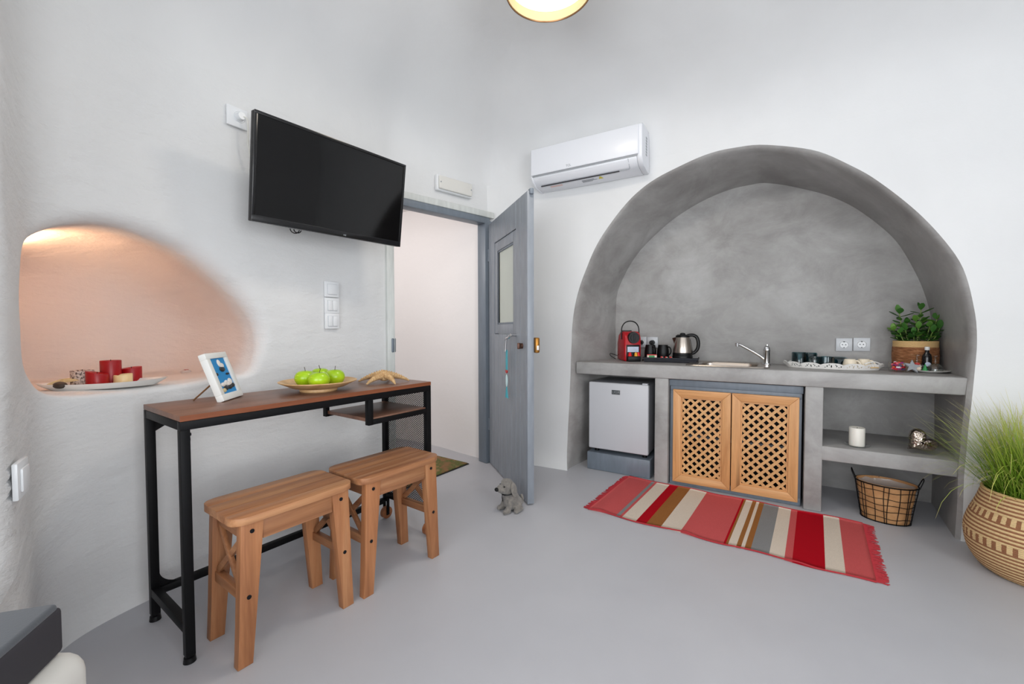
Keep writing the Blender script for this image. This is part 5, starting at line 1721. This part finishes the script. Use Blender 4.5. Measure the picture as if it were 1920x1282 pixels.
# two bands of small motif squares
def band(lo_, hi_):
    return t.math('MULTIPLY', t.math('GREATER_THAN', sp.outputs[1], lo_), t.math('LESS_THAN', sp.outputs[1], hi_))
bands = t.math('MAXIMUM', band(0.415, 0.50), band(0.708, 0.79))
sq = t.math('MULTIPLY', t.math('GREATER_THAN', u_, 0.25), t.math('LESS_THAN', u_, 0.72))
sel = t.math('ADD', t.math('MULTIPLY', bands, sq), t.math('MULTIPLY', t.math('SUBTRACT', 1.0, bands), brown_row))
base = t.mix(lin((218, 188, 138)), lin((146, 98, 66)), sel)
fn = t.noise(t.coords((1, 1, 1)), 150, 3, 0.6)
t.set(Base_Color=t.mix(base, t.ramp(fn, [(0.3, (0.65, 0.65, 0.65, 1)), (0.65, (1, 1, 1, 1))]), 0.6, 'MULTIPLY'), Roughness=0.85)
t.bump(fn, 0.4, 0.004)
M['seagrass'] = t.m
prof0 = [(0.135, 0.0), (0.165, 0.025), (0.192, 0.075), (0.203, 0.130), (0.203, 0.175), (0.190, 0.225), (0.172, 0.275), (0.160, 0.315), (0.155, 0.335)]
P = catmull(prof0, 14)
L = [0.0]
for a, b_ in zip(P, P[1:]):
    L.append(L[-1] + math.dist(a, b_))
seg = 120
vs_, uvs, fs = [], [], []
nr = 150
for i in range(nr + 1):
    f = i / nr
    r_ = interp(f * L[-1], L, [p[0] for p in P])
    z = interp(f * L[-1], L, [p[1] for p in P])
    r_ += 0.0028 * abs(math.sin(f * 48 * PI))
    for k in range(seg + 1):
        a = 2 * PI * k / seg
        rr2 = r_ + 0.0009 * math.sin(a * 60 + i)
        vs_.append((rr2 * math.cos(a), rr2 * math.sin(a), z))
        uvs.append((k / seg, f))
for i in range(nr):
    for k in range(seg):
        a = i * (seg + 1) + k
        fs.append((a, a + 1, a + seg + 2, a + seg + 1))
me = bpy.data.meshes.new('basket')
me.from_pydata(vs_, [], fs)
uvl = me.uv_layers.new(name='UVMap')
for lp_ in me.loops:
    uvl.data[lp_.index].uv = uvs[lp_.vertex_index]
me.polygons.foreach_set('use_smooth', [True] * len(me.polygons))
me.materials.append(M['seagrass'])
link('basket', me, gp)
B().tube([(0.154 * math.cos(2 * PI * k / 60), 0.154 * math.sin(2 * PI * k / 60), 0.336) for k in range(60)], 0.006, 8, True).obj('rim', 'rope_tan', gp)
B().lathe([(0.0, 0.300), (0.155, 0.300)], seg=40).lathe([(0.0, 0.001), (0.14, 0.001)], seg=40).obj('soil', 'soil', gp)
gr = random.Random(21)
vs_, fs, uvs = [], [], []
for k in range(2100):
    a = gr.uniform(0, 2 * PI)
    r0 = 0.12 * math.sqrt(gr.random())
    base = Vector((r0 * math.cos(a), r0 * math.sin(a), 0.295))
    az = a + gr.gauss(0, 0.8)
    lean_ = gr.uniform(0.05, 0.66) * (0.4 + r0 / 0.12)
    Ln = gr.uniform(0.20, 0.47)
    w = gr.uniform(0.0009, 0.0020)
    if math.cos(az) < -0.2 and lean_ > 0.3 and gr.random() < 0.55:
        continue
    d = Vector((math.cos(az), math.sin(az), 0))
    side = Vector((-math.sin(az), math.cos(az), 0))
    n = 7
    p = base.copy()
    ang = lean_
    st_ = len(vs_)
    droop = gr.uniform(0.03, 0.20) + (0.26 if gr.random() < 0.16 else 0)
    for i in range(n + 1):
        f = i / n
        ww = w * (1 - f) ** 0.6 + 0.00015
        q = Vector((p.x, min(p.y, 0.245), p.z))
        vs_ += [tuple(q - side * ww), tuple(q + side * ww)]
        uvs += [(0, f), (1, f)]
        p = p + (d * math.sin(ang) + Vector((0, 0, math.cos(ang)))) * (Ln / n)
        ang += droop * (0.5 + f)
    for i in range(n):
        s_ = st_ + 2 * i
        fs.append((s_, s_ + 1, s_ + 3, s_ + 2))
me = bpy.data.meshes.new('grass_blades')
me.from_pydata(vs_, [], fs)
uvl = me.uv_layers.new(name='UVMap')
for lp_ in me.loops:
    uvl.data[lp_.index].uv = uvs[lp_.vertex_index]
me.materials.append(M['grass'])
o = link('grass_blades', me, gp)
o['kind'] = 'stuff'

# ------------------------------------------------------------------ sofa corner at the lower left
A_ = math.atan2(-0.66, 0.75)
sf_ = thing('sofa', 'white-covered sofa bench with a dark grey cushion, lower left', 'sofa', (-1.118, 0.272, 0), A_)
# local X runs along the visible front edge, local -Y towards the wall
B().bx(0.0, 1.5, -0.56, 0.0, 0.0, 0.406, 0.045, 5).obj('base', 'white_fabric', sf_)
cu_ = B().bx(0.032, 1.4, -0.52, -0.037, 0.484, 0.502, 0.008, 3).obj('seat_cushion', 'cushion', sf_)
B().bx(0.028, 1.404, -0.524, -0.033, 0.408, 0.4935, 0.009, 3).obj('cushion_side', 'cushion_side', sf_)
